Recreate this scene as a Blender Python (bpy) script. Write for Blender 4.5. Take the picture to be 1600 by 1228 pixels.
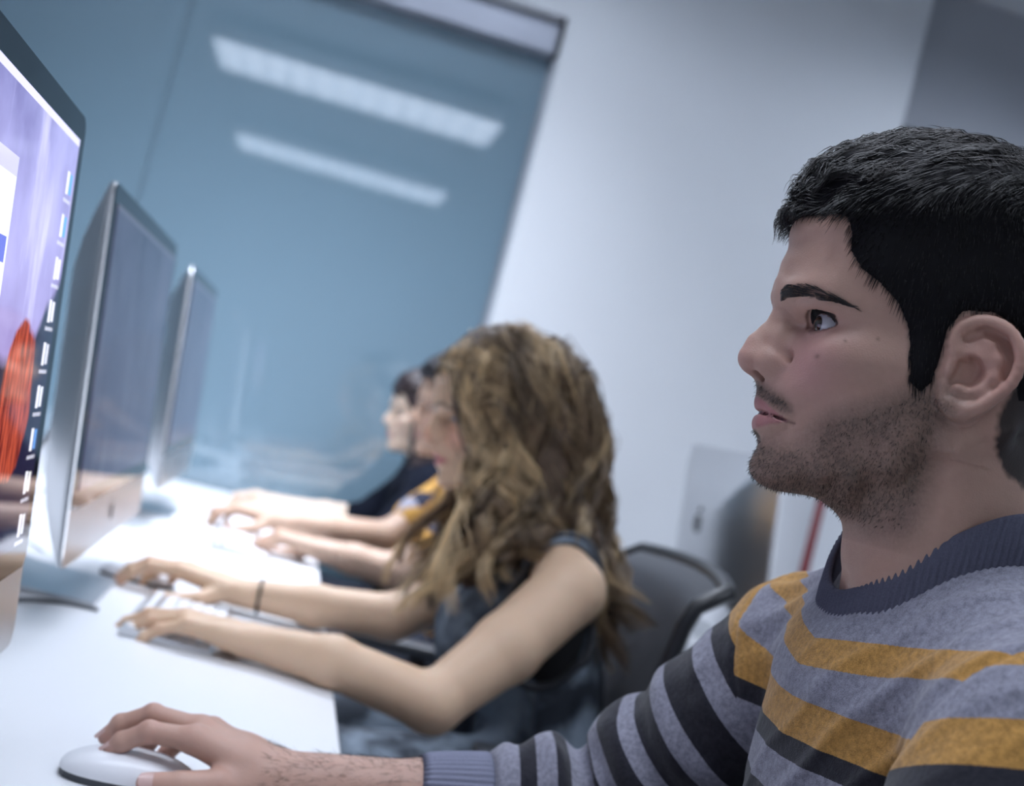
import bpy, math, random
import numpy as np
from mathutils import Vector, Matrix

for _o in list(bpy.data.objects): bpy.data.objects.remove(_o)
SC = bpy.context.scene
COL = SC.collection
random.seed(7)
RNG = np.random.default_rng(11)

# ------------------------------------------------------------------ camera
F_PX = 1950.0
CAM_Z = 1.075
YAW, PITCH, ROLL = math.radians(9.631), math.radians(2.0476), math.radians(14.6)
_f = Vector((math.sin(YAW)*math.cos(PITCH), math.cos(YAW)*math.cos(PITCH), math.sin(PITCH)))
_r0 = Vector((math.cos(YAW), -math.sin(YAW), 0.0)); _u0 = _r0.cross(_f)
_r = _r0*math.cos(ROLL) + _u0*math.sin(ROLL); _u = _r.cross(_f)
camd = bpy.data.cameras.new('camera'); cam = bpy.data.objects.new('camera', camd); COL.objects.link(cam)
camd.sensor_width = 36.0; camd.lens = F_PX/1600*36.0; camd.clip_start = 0.02
M = Matrix((_r, _u, -_f)).transposed().to_4x4(); M.translation = Vector((0, 0, CAM_Z)); cam.matrix_world = M
camd.dof.use_dof = True; camd.dof.focus_distance = 0.80; camd.dof.aperture_fstop = 5.0
SC.camera = cam
SC.view_settings.view_transform = 'Standard'; SC.view_settings.look = 'None'
SC.view_settings.gamma = 1.0; SC.view_settings.use_curve_mapping = False
SC.view_settings.exposure = 0.0

# ------------------------------------------------------------------ world: a dim even surround outside the closed room
w = bpy.data.worlds.new('world'); SC.world = w; w.use_nodes = True
w.node_tree.nodes['Background'].inputs[0].default_value = (0.5, 0.6, 0.8, 1); w.node_tree.nodes['Background'].inputs[1].default_value = 0.05

def area_light(name, loc, sx, sy, watts, col=(1, 1, 1), spread=180, rot=(0, 0, 0)):
    d = bpy.data.lights.new(name, 'AREA'); d.shape = 'RECTANGLE'; d.size = sx; d.size_y = sy; d.energy = watts; d.color = col
    d.spread = math.radians(spread)
    o = bpy.data.objects.new(name, d); o.location = loc; o.rotation_euler = rot; COL.objects.link(o); return o
# the light of each suspended ceiling fitting; the fittings themselves are built with the room
LUMS = [(-0.07, 0.745), (-0.07, -1.575), (-0.07, 2.75), (2.1, 0.745), (2.1, 2.75), (2.1, -1.575)]
LUM_Z = 2.60
LUM_W = {0: 5.8, 1: 5, 2: 30, 3: 3, 4: 3, 5: 3}
LUM_S = {0: 120, 1: 120, 2: 92, 3: 110, 4: 90, 5: 110}
for _i, (_x, _y) in enumerate(LUMS):
    area_light('fitting_light', (_x, _y, LUM_Z - 0.012), 1.46, 0.60, LUM_W[_i], (0.80, 0.86, 1.0), LUM_S[_i])

# ------------------------------------------------------------------ helpers
def tag(o, label=None, cat=None, group=None, kind=None):
    if label: o['label'] = label
    if cat: o['category'] = cat
    if group: o['group'] = group
    if kind: o['kind'] = kind
    return o

def empty(name, loc=(0, 0, 0), rz=0.0, label=None, cat=None, group=None):
    o = bpy.data.objects.new(name, None); COL.objects.link(o); o.location = loc; o.rotation_euler = (0, 0, rz)
    o.empty_display_size = 0.05
    return tag(o, label, cat, group)

def mesh_obj(name, V, Fc, mat, parent=None, smooth=True, attrs=None):
    V = np.asarray(V, dtype=np.float32)
    me = bpy.data.meshes.new(name)
    if isinstance(Fc, np.ndarray):
        n, k = Fc.shape
        me.vertices.add(len(V)); me.vertices.foreach_set('co', V.ravel())
        me.loops.add(n*k); me.loops.foreach_set('vertex_index', Fc.astype(np.int32).ravel())
        me.polygons.add(n); me.polygons.foreach_set('loop_start', np.arange(0, n*k, k, dtype=np.int32))
        me.polygons.foreach_set('loop_total', np.full(n, k, dtype=np.int32))
        me.update(calc_edges=True)
    else:
        me.from_pydata([tuple(v) for v in V.tolist()], [], Fc)
    me.validate()
    if smooth: me.polygons.foreach_set('use_smooth', np.ones(len(me.polygons), dtype=bool))
    for k_, a in (attrs or {}).items():
        a = np.asarray(a, dtype=np.float32)
        if a.ndim == 1:
            at = me.attributes.new(k_, 'FLOAT', 'POINT'); at.data.foreach_set('value', a)
        else:
            at = me.attributes.new(k_, 'FLOAT_COLOR', 'POINT'); at.data.foreach_set('color', np.c_[a, np.ones(len(a))].astype(np.float32).ravel())
    me.materials.append(mat)
    o = bpy.data.objects.new(name, me); COL.objects.link(o)
    if parent is not None: o.parent = parent
    return o

class MB:
    """collects polygons of ONE mesh"""
    def __init__(s): s.v = []; s.f = []
    def add(s, V, Fc):
        b = len(s.v); s.v += [tuple(v) for v in V]; s.f += [tuple(i+b for i in f) for f in Fc]; return s
    def box(s, x0, x1, y0, y1, z0, z1, bev=0.0):
        if bev <= 0:
            V = [(x, y, z) for z in (z0, z1) for y in (y0, y1) for x in (x0, x1)]
            return s.add(V, [(0, 2, 3, 1), (4, 5, 7, 6), (0, 1, 5, 4), (2, 6, 7, 3), (0, 4, 6, 2), (1, 3, 7, 5)])
        import bmesh
        bm = bmesh.new(); bmesh.ops.create_cube(bm, size=1)
        for v in bm.verts: v.co = Vector(((x0+x1)/2 + v.co.x*(x1-x0), (y0+y1)/2 + v.co.y*(y1-y0), (z0+z1)/2 + v.co.z*(z1-z0)))
        bmesh.ops.bevel(bm, geom=bm.edges[:], offset=bev, segments=3, affect='EDGES', profile=0.5)
        bm.verts.index_update()
        s.add([v.co[:] for v in bm.verts], [[v.index for v in f.verts] for f in bm.faces]); bm.free(); return s
    def tube(s, pts, r, n=10, closed=False):
        P = [Vector(p) for p in pts]; m = len(P); R = r if isinstance(r, (list, tuple)) else [r]*m
        V = []; Fc = []; prev = None
        for i, p in enumerate(P):
            t = (P[min(i+1, m-1)] - P[max(i-1, 0)]).normalized()
            if prev is None:
                a = Vector((0, 0, 1)) if abs(t.z) < .9 else Vector((1, 0, 0)); nn = t.cross(a).normalized()
            else: nn = (prev - t*prev.dot(t)).normalized()
            prev = nn; b = t.cross(nn)
            for k in range(n):
                a = 2*math.pi*k/n; V.append(p + (nn*math.cos(a) + b*math.sin(a))*R[i])
        for i in range(m-1):
            for k in range(n):
                Fc.append((i*n+k, i*n+(k+1) % n, (i+1)*n+(k+1) % n, (i+1)*n+k))
        Fc.append(tuple(range(n-1, -1, -1))); Fc.append(tuple((m-1)*n+k for k in range(n)))
        return s.add(V, Fc)
    def prism(s, poly, axis, a0, a1):
        n = len(poly); V = []
        for a in (a0, a1):
            for (p, q) in poly:
                V.append({'x': (a, p, q), 'y': (p, a, q), 'z': (p, q, a)}[axis])
        Fc = [tuple(range(n-1, -1, -1)), tuple(range(n, 2*n))] + [(i, (i+1) % n, n+(i+1) % n, n+i) for i in range(n)]
        return s.add(V, Fc)
    def build(s, name, mat, parent=None, smooth=False):
        o = mesh_obj(name, s.v, s.f, mat, parent, smooth)
        import bmesh
        bm = bmesh.new(); bm.from_mesh(o.data); bmesh.ops.recalc_face_normals(bm, faces=bm.faces[:]); bm.to_mesh(o.data); bm.free()
        return o

def rrect(w, h, r, n=6, cx=0, cy=0):
    P = []
    for (sx, sy, a0) in ((1, 1, 0), (-1, 1, 90), (-1, -1, 180), (1, -1, 270)):
        for k in range(n+1):
            a = math.radians(a0 + 90*k/n); P.append((cx + sx*(w/2-r) + r*math.cos(a), cy + sy*(h/2-r) + r*math.sin(a)))
    return P

# ------------------------------------------------------------------ materials
def nt(name):
    m = bpy.data.materials.new(name); m.use_nodes = True; t = m.node_tree; return m, t, t.nodes['Principled BSDF']
def N(t, typ, **kw):
    n = t.nodes.new(typ)
    for k, v in kw.items():
        if k.startswith('i_'): n.inputs[int(k[2:])].default_value = v
        else: setattr(n, k, v)
    return n
def mat(name, col, rough=.5, metal=0., spec=.5, noise=0.04, nscale=8., bump=0., bscale=200., coat=0., **kw):
    m, t, p = nt(name)
    tc = N(t, 'ShaderNodeTexCoord'); nz = N(t, 'ShaderNodeTexNoise'); nz.inputs['Scale'].default_value = nscale; nz.inputs['Detail'].default_value = 4
    t.links.new(tc.outputs['Object'], nz.inputs['Vector'])
    mx = N(t, 'ShaderNodeMix', data_type='RGBA'); mx.inputs[6].default_value = (*[c*(1-noise) for c in col], 1); mx.inputs[7].default_value = (*[min(1, c*(1+noise)) for c in col], 1)
    t.links.new(nz.outputs['Fac'], mx.inputs[0]); t.links.new(mx.outputs[2], p.inputs['Base Color'])
    p.inputs['Roughness'].default_value = rough; p.inputs['Metallic'].default_value = metal; p.inputs['Specular IOR Level'].default_value = spec
    p.inputs['Coat Weight'].default_value = coat; p.inputs['Coat Roughness'].default_value = 0.02
    if bump > 0:
        b2 = N(t, 'ShaderNodeTexNoise'); b2.inputs['Scale'].default_value = bscale; b2.inputs['Detail'].default_value = 3
        t.links.new(tc.outputs['Object'], b2.inputs['Vector'])
        bp = N(t, 'ShaderNodeBump'); bp.inputs['Strength'].default_value = bump; bp.inputs['Distance'].default_value = .002
        t.links.new(b2.outputs['Fac'], bp.inputs['Height']); t.links.new(bp.outputs['Normal'], p.inputs['Normal'])
    for k, v in kw.items(): p.inputs[k.replace('_', ' ')].default_value = v
    return m
def emis(name, col, s):
    m, t, p = nt(name); p.inputs['Base Color'].default_value = (.8, .8, .8, 1); p.inputs['Emission Color'].default_value = (*col, 1); p.inputs['Emission Strength'].default_value = s
    return m

M_WALL = mat('wall paint', (.74, .77, .80), .75, bump=.15, bscale=60, noise=.02, nscale=2)
M_WALLG = mat('shade greyed wall paint', (.42, .44, .48), .75, bump=.15, bscale=60, noise=.03, nscale=2)  # wall paint greyed so the recessed lintel's shade sits in the colour
M_CEIL = mat('ceiling paint', (.60, .63, .66), .9, noise=.02, bump=.1)
M_FLOOR = mat('floor vinyl', (.20, .21, .23), .45, noise=.12, nscale=5)
M_GLASS = mat('blue back painted glass', (.20, .305, .375), .03, spec=1.0, noise=.015, nscale=1.5, IOR=1.75)
M_ALU = mat('brushed aluminium', (.62, .63, .65), .32, metal=1.0, noise=.03)
M_ALUP = mat('satin aluminium trim', (.30, .32, .37), .38, metal=.6, noise=.2, nscale=3)
M_DESK = mat('white desk laminate', (.80, .81, .83), .32, noise=.01, spec=.4)
M_EDGE = mat('desk edge band', (.72, .74, .77), .4, noise=.02)
M_BLACK = mat('black plastic', (.012, .013, .016), .35, noise=.1)
M_DARK = mat('dark grey plastic', (.05, .055, .065), .45, noise=.1)
M_WHITEP = mat('white plastic', (.78, .79, .82), .3, noise=.01)

# ------------------------------------------------------------------ the room
GY = 3.62; WY = 3.50; ZC = 2.745
X0, X1, Y0 = -2.3, 4.2, -3.6
def struct(name, mb, m, smooth=False): return tag(mb.build(name, m, None, smooth), kind='structure')
struct('floor', MB().box(X0, X1, Y0, 3.9, -.1, 0), M_FLOOR)
struct('ceiling', MB().box(X0, X1, Y0, 3.9, ZC, ZC+.1), M_CEIL)
struct('wall_left', MB().box(X0-.1, X0, Y0, 3.9, 0, ZC), M_WALL)
struct('wall_right', MB().box(X1, X1+.1, Y0, 3.9, 0, ZC), M_WALL)
struct('wall_front', MB().box(X0, X1, Y0-.1, Y0, 0, ZC), M_WALL)
b = MB()
b.box(.482, 1.54, WY, 3.9, 0, ZC); b.box(X0, .482, WY, 3.9, 2.285, ZC)
struct('wall_back', b, M_WALL)
b = MB(); b.box(1.54, X1, WY+.06, 3.9, 2.30, ZC)
struct('wall_lintel', b, M_WALLG)
struct('wall_sill', MB().box(1.54, X1, WY+.03, 3.9, 0, 1.34), M_WALL)
# blue glass: two sheets with a fine joint
struct('window_1', MB().box(X0, -.552, GY, GY+.012, 0, 2.285), M_GLASS)
struct('window_2', MB().box(-.549, .482, GY, GY+.012, 0, 2.285), M_GLASS)
struct('window_3', MB().box(1.54, X1, GY+.02, GY+.03, 1.34, 2.30), M_GLASS)
struct('wall_behind_glass', MB().box(X0, X1, 3.66, 3.9, 0, 2.3), M_WALLG)
struct('trim_1', MB().box(X0, .47, 3.55, GY-.002, 2.182, 2.278, .004), M_ALUP)
struct('shadow_gap_strip', MB().box(.470, .4815, 3.53, GY-.002, 2.182, 2.284), M_DARK)  # dark strip standing in for the shadow gap at the header's end
struct('trim_3', MB().box(1.54, X1, WY+.045, GY+.018, 2.262, 2.298, .003), M_DARK)
struct('trim_4', MB().box(.474, .4815, GY-.012, GY-.001, 0, 2.182), M_ALUP)

# suspended light fittings
M_LAMP = emis('lamp diffuser', (.80, .87, 1.0), 5.4)
M_LOUV = mat('louvre metal', (.75, .78, .82), .35, metal=.3)
def fitting(x, y, label):
    t = empty('light_fitting', (x, y, LUM_Z), 0, label, 'ceiling light', 'suspended light fittings')
    b = MB(); b.box(-.75, .75, -.325, -.315, -.012, .05); b.box(-.75, .75, .315, .325, -.012, .05); b.box(-.75, -.74, -.325, .325, -.012, .05); b.box(.74, .75, -.325, .325, -.012, .05); b.box(-.75, .75, -.325, .325, .05, .058)
    b.build('housing', M_WHITEP, t)
    MB().box(-.74, .74, -.315, .315, .012, .016).build('diffuser', M_LAMP, t)
    b = MB()
    for k in range(13): b.box(-.72+k*.12-.002, -.72+k*.12+.002, -.315, .315, -.008, .011)
    for k in range(7): b.box(-.74, .74, -.27+k*.09-.0015, -.27+k*.09+.0015, -.008, .011)
    b.build('louvre', M_LOUV, t)
    for sx in (-.645, .645):
        MB().tube([(sx, 0, .058), (sx, 0, ZC-LUM_Z-.01)], .0015, 6).build('suspension_wire', M_ALU, t)
        MB().tube([(sx, 0, ZC-LUM_Z-.018), (sx, 0, ZC-LUM_Z)], .027, 20).build('ceiling_cup', M_WHITEP, t, True)
    return t
for _i, (_x, _y) in enumerate(LUMS[:2]):
    fitting(_x, _y, ['suspended louvred light fitting reflected large in upper part of the blue glass', 'suspended louvred light fitting reflected smaller, lower in the blue glass'][_i])
for _i, (_x, _y) in enumerate(LUMS[2:]):
    fitting(_x, _y, ['suspended light fitting nearest the blue glass above the far desk', 'suspended light fitting above the rear desk beside the seated man', 'suspended light fitting at the end of the rear desk by white wall', 'suspended light fitting furthest behind, above the rear row'][_i])
# ------------------------------------------------------------------ desks
DZ = .73
t = empty('desk', (0, 0, 0), 0, 'long white desk running along the row of computers to the blue glass', 'desk')
MB().box(-.95, .137, -.4, 3.6, DZ-.028, DZ, .003).build('desk_top', M_DESK, t)
for yy in (-.35, .27, 1.28, 2.29, 3.3):
    MB().box(-.9, -.10, yy, yy+.04, 0, DZ-.028).build('leg_panel', M_DESK, t)
MB().box(-.30, -.28, -.3, 3.5, .25, DZ-.028).build('modesty_panel', M_DESK, t)
t = empty('desk', (0, 0, 0), 0, 'white rear desk along the right side carrying the computer seen from behind', 'desk')
MB().box(.955, 1.75, 1.5, 3.32, .647, .675, .003).build('desk_top', M_DESK, t)
for yy in (1.6, 3.25): MB().box(1.0, 1.7, yy, yy+.04, 0, .647).build('leg_panel', M_DESK, t)

# ------------------------------------------------------------------ desktop computers
def screen_material(kind):
    m, t, p = nt('display ' + kind)
    tc = N(t, 'ShaderNodeTexCoord'); sp = N(t, 'ShaderNodeSeparateXYZ'); t.links.new(tc.outputs['Object'], sp.inputs[0])
    def math_(op, a, b=None, c=None, clamp=False):
        n = N(t, 'ShaderNodeMath', operation=op, use_clamp=clamp)
        for i, x in enumerate((a, b, c)):
            if x is None: continue
            if isinstance(x, (int, float)): n.inputs[i].default_value = x
            else: t.links.new(x, n.inputs[i])
        return n.outputs[0]
    Y, Z = sp.outputs['Y'], sp.outputs['Z']   # Y across, Z up, metres from the display's middle
    def noise(s, d=4, sy=1.0, sz=1.0, off=0):
        mp = N(t, 'ShaderNodeMapping'); mp.inputs['Scale'].default_value = (1, sy, sz); mp.inputs['Location'].default_value = (off, off, 0); t.links.new(tc.outputs['Object'], mp.inputs[0])
        n = N(t, 'ShaderNodeTexNoise'); n.inputs['Scale'].default_value = s; n.inputs['Detail'].default_value = d; t.links.new(mp.outputs[0], n.inputs[0]); return n.outputs['Fac']
    def mix(f, a, b):
        n = N(t, 'ShaderNodeMix', data_type='RGBA')
        if isinstance(f, (int, float)): n.inputs[0].default_value = f
        else: t.links.new(f, n.inputs[0])
        for i, x in ((6, a), (7, b)):
            if isinstance(x, tuple): n.inputs[i].default_value = (*x, 1)
            else: t.links.new(x, n.inputs[i])
        return n.outputs[2]
    def rect(y0, y1, z0, z1):
        a = math_('MULTIPLY', math_('GREATER_THAN', Y, y0), math_('LESS_THAN', Y, y1)); b_ = math_('MULTIPLY', math_('GREATER_THAN', Z, z0), math_('LESS_THAN', Z, z1))
        return math_('MULTIPLY', a, b_)
    # sky: lavender with soft clouds
    n1 = noise(7, 4, 1, 1.2); n2 = noise(16, 5, 2.0, .6, 3.1)
    sky = mix(math_('MULTIPLY_ADD', n1, 2.6, -.8, clamp=True), (.13, .12, .31), (.40, .40, .72))
    sky = mix(math_('MULTIPLY_ADD', Z, 3.2, .45, clamp=True), (.30, .22, .46), sky)
    sky = mix(math_('MULTIPLY_ADD', n2, 3.0, -1.6, clamp=True), sky, (.60, .58, .86))
    # dark ground with rock: mountain line
    ridge = math_('ADD', math_('MULTIPLY_ADD', noise(12, 5, 1, 0.01), .12, -.095), math_('MULTIPLY', Y, .10))
    ridge = math_('ADD', ridge, math_('MULTIPLY', math_('SUBTRACT', Y, .19), .55, clamp=True))
    ground = math_('MULTIPLY', math_('SUBTRACT', ridge, Z), 90, clamp=True)
    gcol = mix(noise(30, 5), (.004, .005, .02), (.02, .015, .04))
    col = mix(ground, sky, gcol) if kind == 'wallpaper' else sky
    # red rock face
    d1 = math_('MULTIPLY', math_('SUBTRACT', Y, .195), 17.0); d2 = math_('MULTIPLY', math_('ADD', Z, .048), 14.5)
    rr = math_('SQRT', math_('ADD', math_('MULTIPLY', d1, d1), math_('MULTIPLY', d2, d2)))
    rock = math_('MULTIPLY', math_('SUBTRACT', math_('ADD', .92, math_('MULTIPLY_ADD', noise(20, 3), .5, -.25)), rr), 12, clamp=True)
    rcol = mix(math_('MULTIPLY_ADD', noise(120, 4, 1, .25), 3.0, -1.0, clamp=True), (.10, .008, .006), (.46, .075, .035))
    col = mix(rock, col, rcol) if kind == 'wallpaper' else col
    col = mix(rect(-.3, .3, .158, .2), col, (.62, .60, .86))          # menu bar
    if kind == 'wallpaper':
        win = rect(-.30, .105, -.035, .115)
        wcol = mix(rect(-.3, .105, .102, .115), (.66, .68, .90), (.50, .48, .72))
        wcol = mix(rect(-.3, .10, .045, .062), wcol, (.12, .14, .55))
        rows = math_('MULTIPLY', math_('GREATER_THAN', math_('FRACT', math_('MULTIPLY', Z, 55)), .8), rect(-.3, .09, -.03, .04))
        wcol = mix(rows, wcol, (.45, .46, .7))
        col = mix(win, col, wcol)
        for k in range(9):                                            # desktop icons with captions
            zc = .125 - k*.034; c2 = [(.10, .35, .8), (.10, .35, .8), (.8, .8, .9), (.75, .75, .85), (.6, .6, .7), (.7, .72, .8), (.10, .25, .6), (.7, .7, .7), (.65, .68, .75)][k]
            col = mix(rect(.268, .277, zc-.009, zc+.009), col, (.75, .75, .85)); col = mix(rect(.280, .289, zc-.008, zc+.008), col, c2)
            col = mix(math_('MULTIPLY', rect(.262, .292, zc-.0155, zc-.0125), math_('GREATER_THAN', math_('FRACT', math_('MULTIPLY', Y, 160)), .35)), col, (.6, .6, .7))
    p.inputs['Base Color'].default_value = (.006, .006, .01, 1); p.inputs['Roughness'].default_value = .04; p.inputs['Specular IOR Level'].default_value = .5
    t.links.new(col, p.inputs['Emission Color']); p.inputs['Emission Strength'].default_value = 1.5 if kind == 'wallpaper' else .16
    return m
M_SCR1 = screen_material('wallpaper'); M_SCR2 = screen_material('plain')
M_BEZEL = mat('black display border', (.006, .007, .010), .04, spec=.5, noise=.05)

def logo_poly(s):
    # plain fruit outline with a bite and a leaf
    P = []
    for k in range(40):
        a = 2*math.pi*k/40; r = 1 + .10*math.cos(2*a) - .10*math.exp(-((a-math.pi/2)/.35)**2) - .07*math.exp(-((a-1.5*math.pi)/.3)**2)
        x, y = r*math.cos(a)*.92, r*math.sin(a)
        dx, dy = x-1.12, y-.12; d = math.hypot(dx, dy)
        if d < .42: x, y = 1.12+dx/d*.42, .12+dy/d*.42
        P.append((x*s, y*s))
    L = [(0.02*s, 1.12*s), (.30*s, 1.22*s), (.42*s, 1.62*s), (.12*s, 1.5*s)]
    return P, L

def make_computer(name, loc, rz, label, scr, tilt=7.0):
    """all-in-one computer: display faces local +x, width along y, foot centre at the origin"""
    t = empty(name, loc, rz, label, 'computer', 'all in one computers on the desks')
    W_, Hh = .650, .437; zb = .079; ti = math.radians(-tilt)
    def T(p):   # body-local (x out of screen, y across, z up from bottom edge) -> thing-local, leaning back
        x, y, z = p; z += 0; c, s_ = math.cos(ti), math.sin(ti)
        return (.047 + x*c + z*s_, y, zb - x*s_ + z*c)
    rings = []; n = 8
    prof = [(1.0, 0.0), (1.0, -.0055), (.985, -.0085), (.93, -.0165), (.85, -.028), (.74, -.042), (.6, -.056), (.45, -.066), (.3, -.071), (.15, -.0735), (.02, -.0745)]
    V = []; Fc = []
    base = rrect(W_, Hh, .016, n, 0, Hh/2); m = len(base)
    V += [T((0, p[0], p[1])) for p in base]; Fc.append(tuple(range(m)))
    for k, (sc, x) in enumerate(prof[0:]):
        V += [T((x - (0.0 if k else 0.0), p[0]*sc, Hh*.5 + (p[1]-Hh*.5)*sc)) for p in base]
    for k in range(len(prof)):
        a0 = k*m; a1 = (k+1)*m
        if k == 0: a0 = 0
        for i in range(m): Fc.append((a0+i, a0+(i+1) % m, a1+(i+1) % m, a1+i))
    Fc.append(tuple(len(prof)*m + i for i in range(m)))
    mb = MB().add(V, Fc); body = mb.build('body', M_ALU, t)
    for pl in body.data.polygons: pl.use_smooth = len(pl.vertices) == 4
    # black glass border over the upper part, display inside it
    ch = .066
    poly = rrect(W_-.003, Hh-ch, .014, 6, 0, ch+(Hh-ch)/2-.001)
    b = MB(); m2 = len(poly); V = [T((.0015, p[0], p[1])) for p in poly] + [T((-.0002, p[0], p[1])) for p in poly]
    b.add(V, [tuple(range(m2))] + [(i, (i+1) % m2, m2+(i+1) % m2, m2+i) for i in range(m2)]).build('bezel', M_BEZEL, t)
    d = MB().box(-.0006, .0006, -.2985, .2985, -.164, .164).build('display', scr, t)
    zc = ch + (Hh-ch)/2 - .001
    d.location = T((.0022, 0, zc)); d.rotation_euler = (0, ti, 0)
    P, L = logo_poly(.0125)
    b = MB()
    for pl in (P, L): b.add([T((.0008, p[0], p[1]+.034)) for p in pl], [tuple(range(len(pl)))])
    b.build('front_logo', M_DARK, t)
    P, L = logo_poly(.026)
    b = MB()
    for pl in (P, L):
        nn = len(pl); b.add([T((-.0752, -p[0], p[1]+.245)) for p in pl]+[T((-.070, -p[0], p[1]+.245)) for p in pl], [tuple(range(nn))]+[(i, (i+1) % nn, nn+(i+1) % nn, nn+i) for i in range(nn)])
    b.build('rear_logo', M_BLACK, t)
    # bent plate stand: foot, curve, upright with cable hole
    pr = [(.115, .0), (.115, .006), (-.055, .0075), (-.082, .012), (-.094, .03), (-.094, .05), (-.030, .235), (-.02, .25), (-.018, .235), (-.0855, .048), (-.087, .03), (-.078, .019), (-.055, .0)]
    prs = [(.115, 0, .115, .006)]
    path = [(.065, .003), (.01, .0035), (-.05, .005), (-.082, .012), (-.098, .032), (-.096, .06), (-.075, .13), (-.05, .19), (-.036, .235)]
    V = []; Fc = []; hw = [.098, .098, .098, .097, .095, .094, .090, .088, .088]
    for i, (x, z) in enumerate(path):
        x2, z2 = path[min(i+1, len(path)-1)]; x1, z1 = path[max(i-1, 0)]; L_ = math.hypot(x2-x1, z2-z1); nx, nz = -(z2-z1)/L_, (x2-x1)/L_
        if i < 2: nx, nz = 0, -1
        for sgn in (1, -1):
            for sy in (-1, 1): V.append((x+nx*sgn*.003, sy*hw[i], max(0.0, z+nz*sgn*.003)))
    for i in range(len(path)-1):
        a = i*4; c = a+4
        Fc += [(a, a+1, c+1, c), (a+2, c+2, c+3, a+3), (a, c, c+2, a+2), (a+1, a+3, c+3, c+1)]
    Fc += [(0, 2, 3, 1), (len(path)*4-4, len(path)*4-3, len(path)*4-1, len(path)*4-2)]
    st = MB().add(V, Fc).build('stand', M_ALU, t)
    b = MB(); b.add([(-.0915+.02*math.sin(a)*0 - .0, .020*math.cos(a), .10+.020*math.sin(a)) for a in [2*math.pi*k/20 for k in range(20)]], [tuple(range(20))])
    # cable hole: dark recess set on the rear of the upright
    b = MB()
    def up(z): return -.098 + (z-.06)*.30 if z > .06 else -.098
    ring = [2*math.pi*k/20 for k in range(20)]
    V = [(up(.105+.021*math.sin(a))-.0012, .021*math.cos(a), .105+.021*math.sin(a)) for a in ring] + [(up(.105+.021*math.sin(a))+.004, .021*math.cos(a), .105+.021*math.sin(a)) for a in ring]
    b.add(V, [tuple(range(20))] + [(i, (i+1) % 20, 20+(i+1) % 20, 20+i) for i in range(20)]).build('cable_hole', M_BLACK, st)
    return t
make_computer('desktop_computer', (-.215, .757, DZ), 0.0, 'nearest computer, its lit screen showing a purple sky and red rock', M_SCR1)
make_computer('desktop_computer', (-.238, 1.768, DZ), math.radians(-.6), 'silver computer standing in front of the long haired woman', M_SCR2)
make_computer('desktop_computer', (-.243, 2.79, DZ), math.radians(-.5), 'silver computer at the far end of the row near the blue glass', M_SCR2, 6.0)
make_computer('desktop_computer', (1.095, 2.97, .675), 0.0, 'computer seen from behind on the rear desk, dark fruit mark on its back', M_SCR2)

# cables on the desk
def cable(pts, r, label, m=None):
    P = [Vector(p) for p in pts]; out = []
    for i in range(len(P)-1):
        a = P[max(i-1, 0)]; b_ = P[i]; c = P[i+1]; d = P[min(i+2, len(P)-1)]
        for k in range(8):
            s = k/8; out.append(.5*((2*b_) + (c-a)*s + (2*a-5*b_+4*c-d)*s*s + (3*b_-a-3*c+d)*s**3))
    out.append(P[-1])
    return tag(MB().tube(out, r, 8).build('cable', m or M_DARK, None, True), label, 'cable')
z = DZ+.003
cable([(-.40, .80, z), (-.33, 1.2, z), (-.30, 1.45, z), (-.27, 1.58, z), (-.22, 1.64, z), (-.165, 1.650, z)], .0025, 'dark cable curving out from behind the nearest computer onto the desk')
cable([(-.40, 1.70, z), (-.46, 1.8, z), (-.44, 1.98, z), (-.36, 2.06, z), (-.30, 1.98, z)], .002, 'thin grey cable looping on the desk behind the second computer', M_EDGE)
cable([(-.38, 2.79, z), (-.45, 2.6, z), (-.42, 2.35, z), (-.36, 2.2, z)], .002, 'dark cable lying behind the second computer towards the far one')

# keyboards and mice
M_KEY = mat('white keys', (.82, .83, .86), .4, noise=.01)
def keyboard(x, y, rz, label):
    t = empty('keyboard', (x, y, DZ), rz, label, 'keyboard', 'white keyboards')
    b = MB(); pr = [(-.057, .001), (.057, .001), (.057, .004), (-.055, .011), (-.057, .009)]
    b.prism([(p, q) for p, q in pr], 'y', -.14, .14).build('case', M_ALU, t)
    b = MB()
    for r_ in range(6):
        nk = [14, 14, 14, 13, 12, 9][r_]; x0 = -.049 + r_*.0172; z0 = .0105 - (x0+.055)*.0625
        for k in range(nk):
            w_ = .272/nk; y0 = -.136 + k*w_
            b.box(x0, x0+(.009 if r_ == 0 else .0148), y0+.001, y0+w_-.001, z0-.001, z0+.0022)
    b.build('keys', M_KEY, t)
    return t
keyboard(.015, .70, 0, 'white keyboard whose corner shows at the bottom edge beside the nearest mouse')
keyboard(-.065, 1.685, math.radians(-2), 'white keyboard under the long haired woman\'s nearer hand')
keyboard(-.02, 2.56, 0, 'white keyboard in front of the man in the orange patterned shirt')
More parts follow.
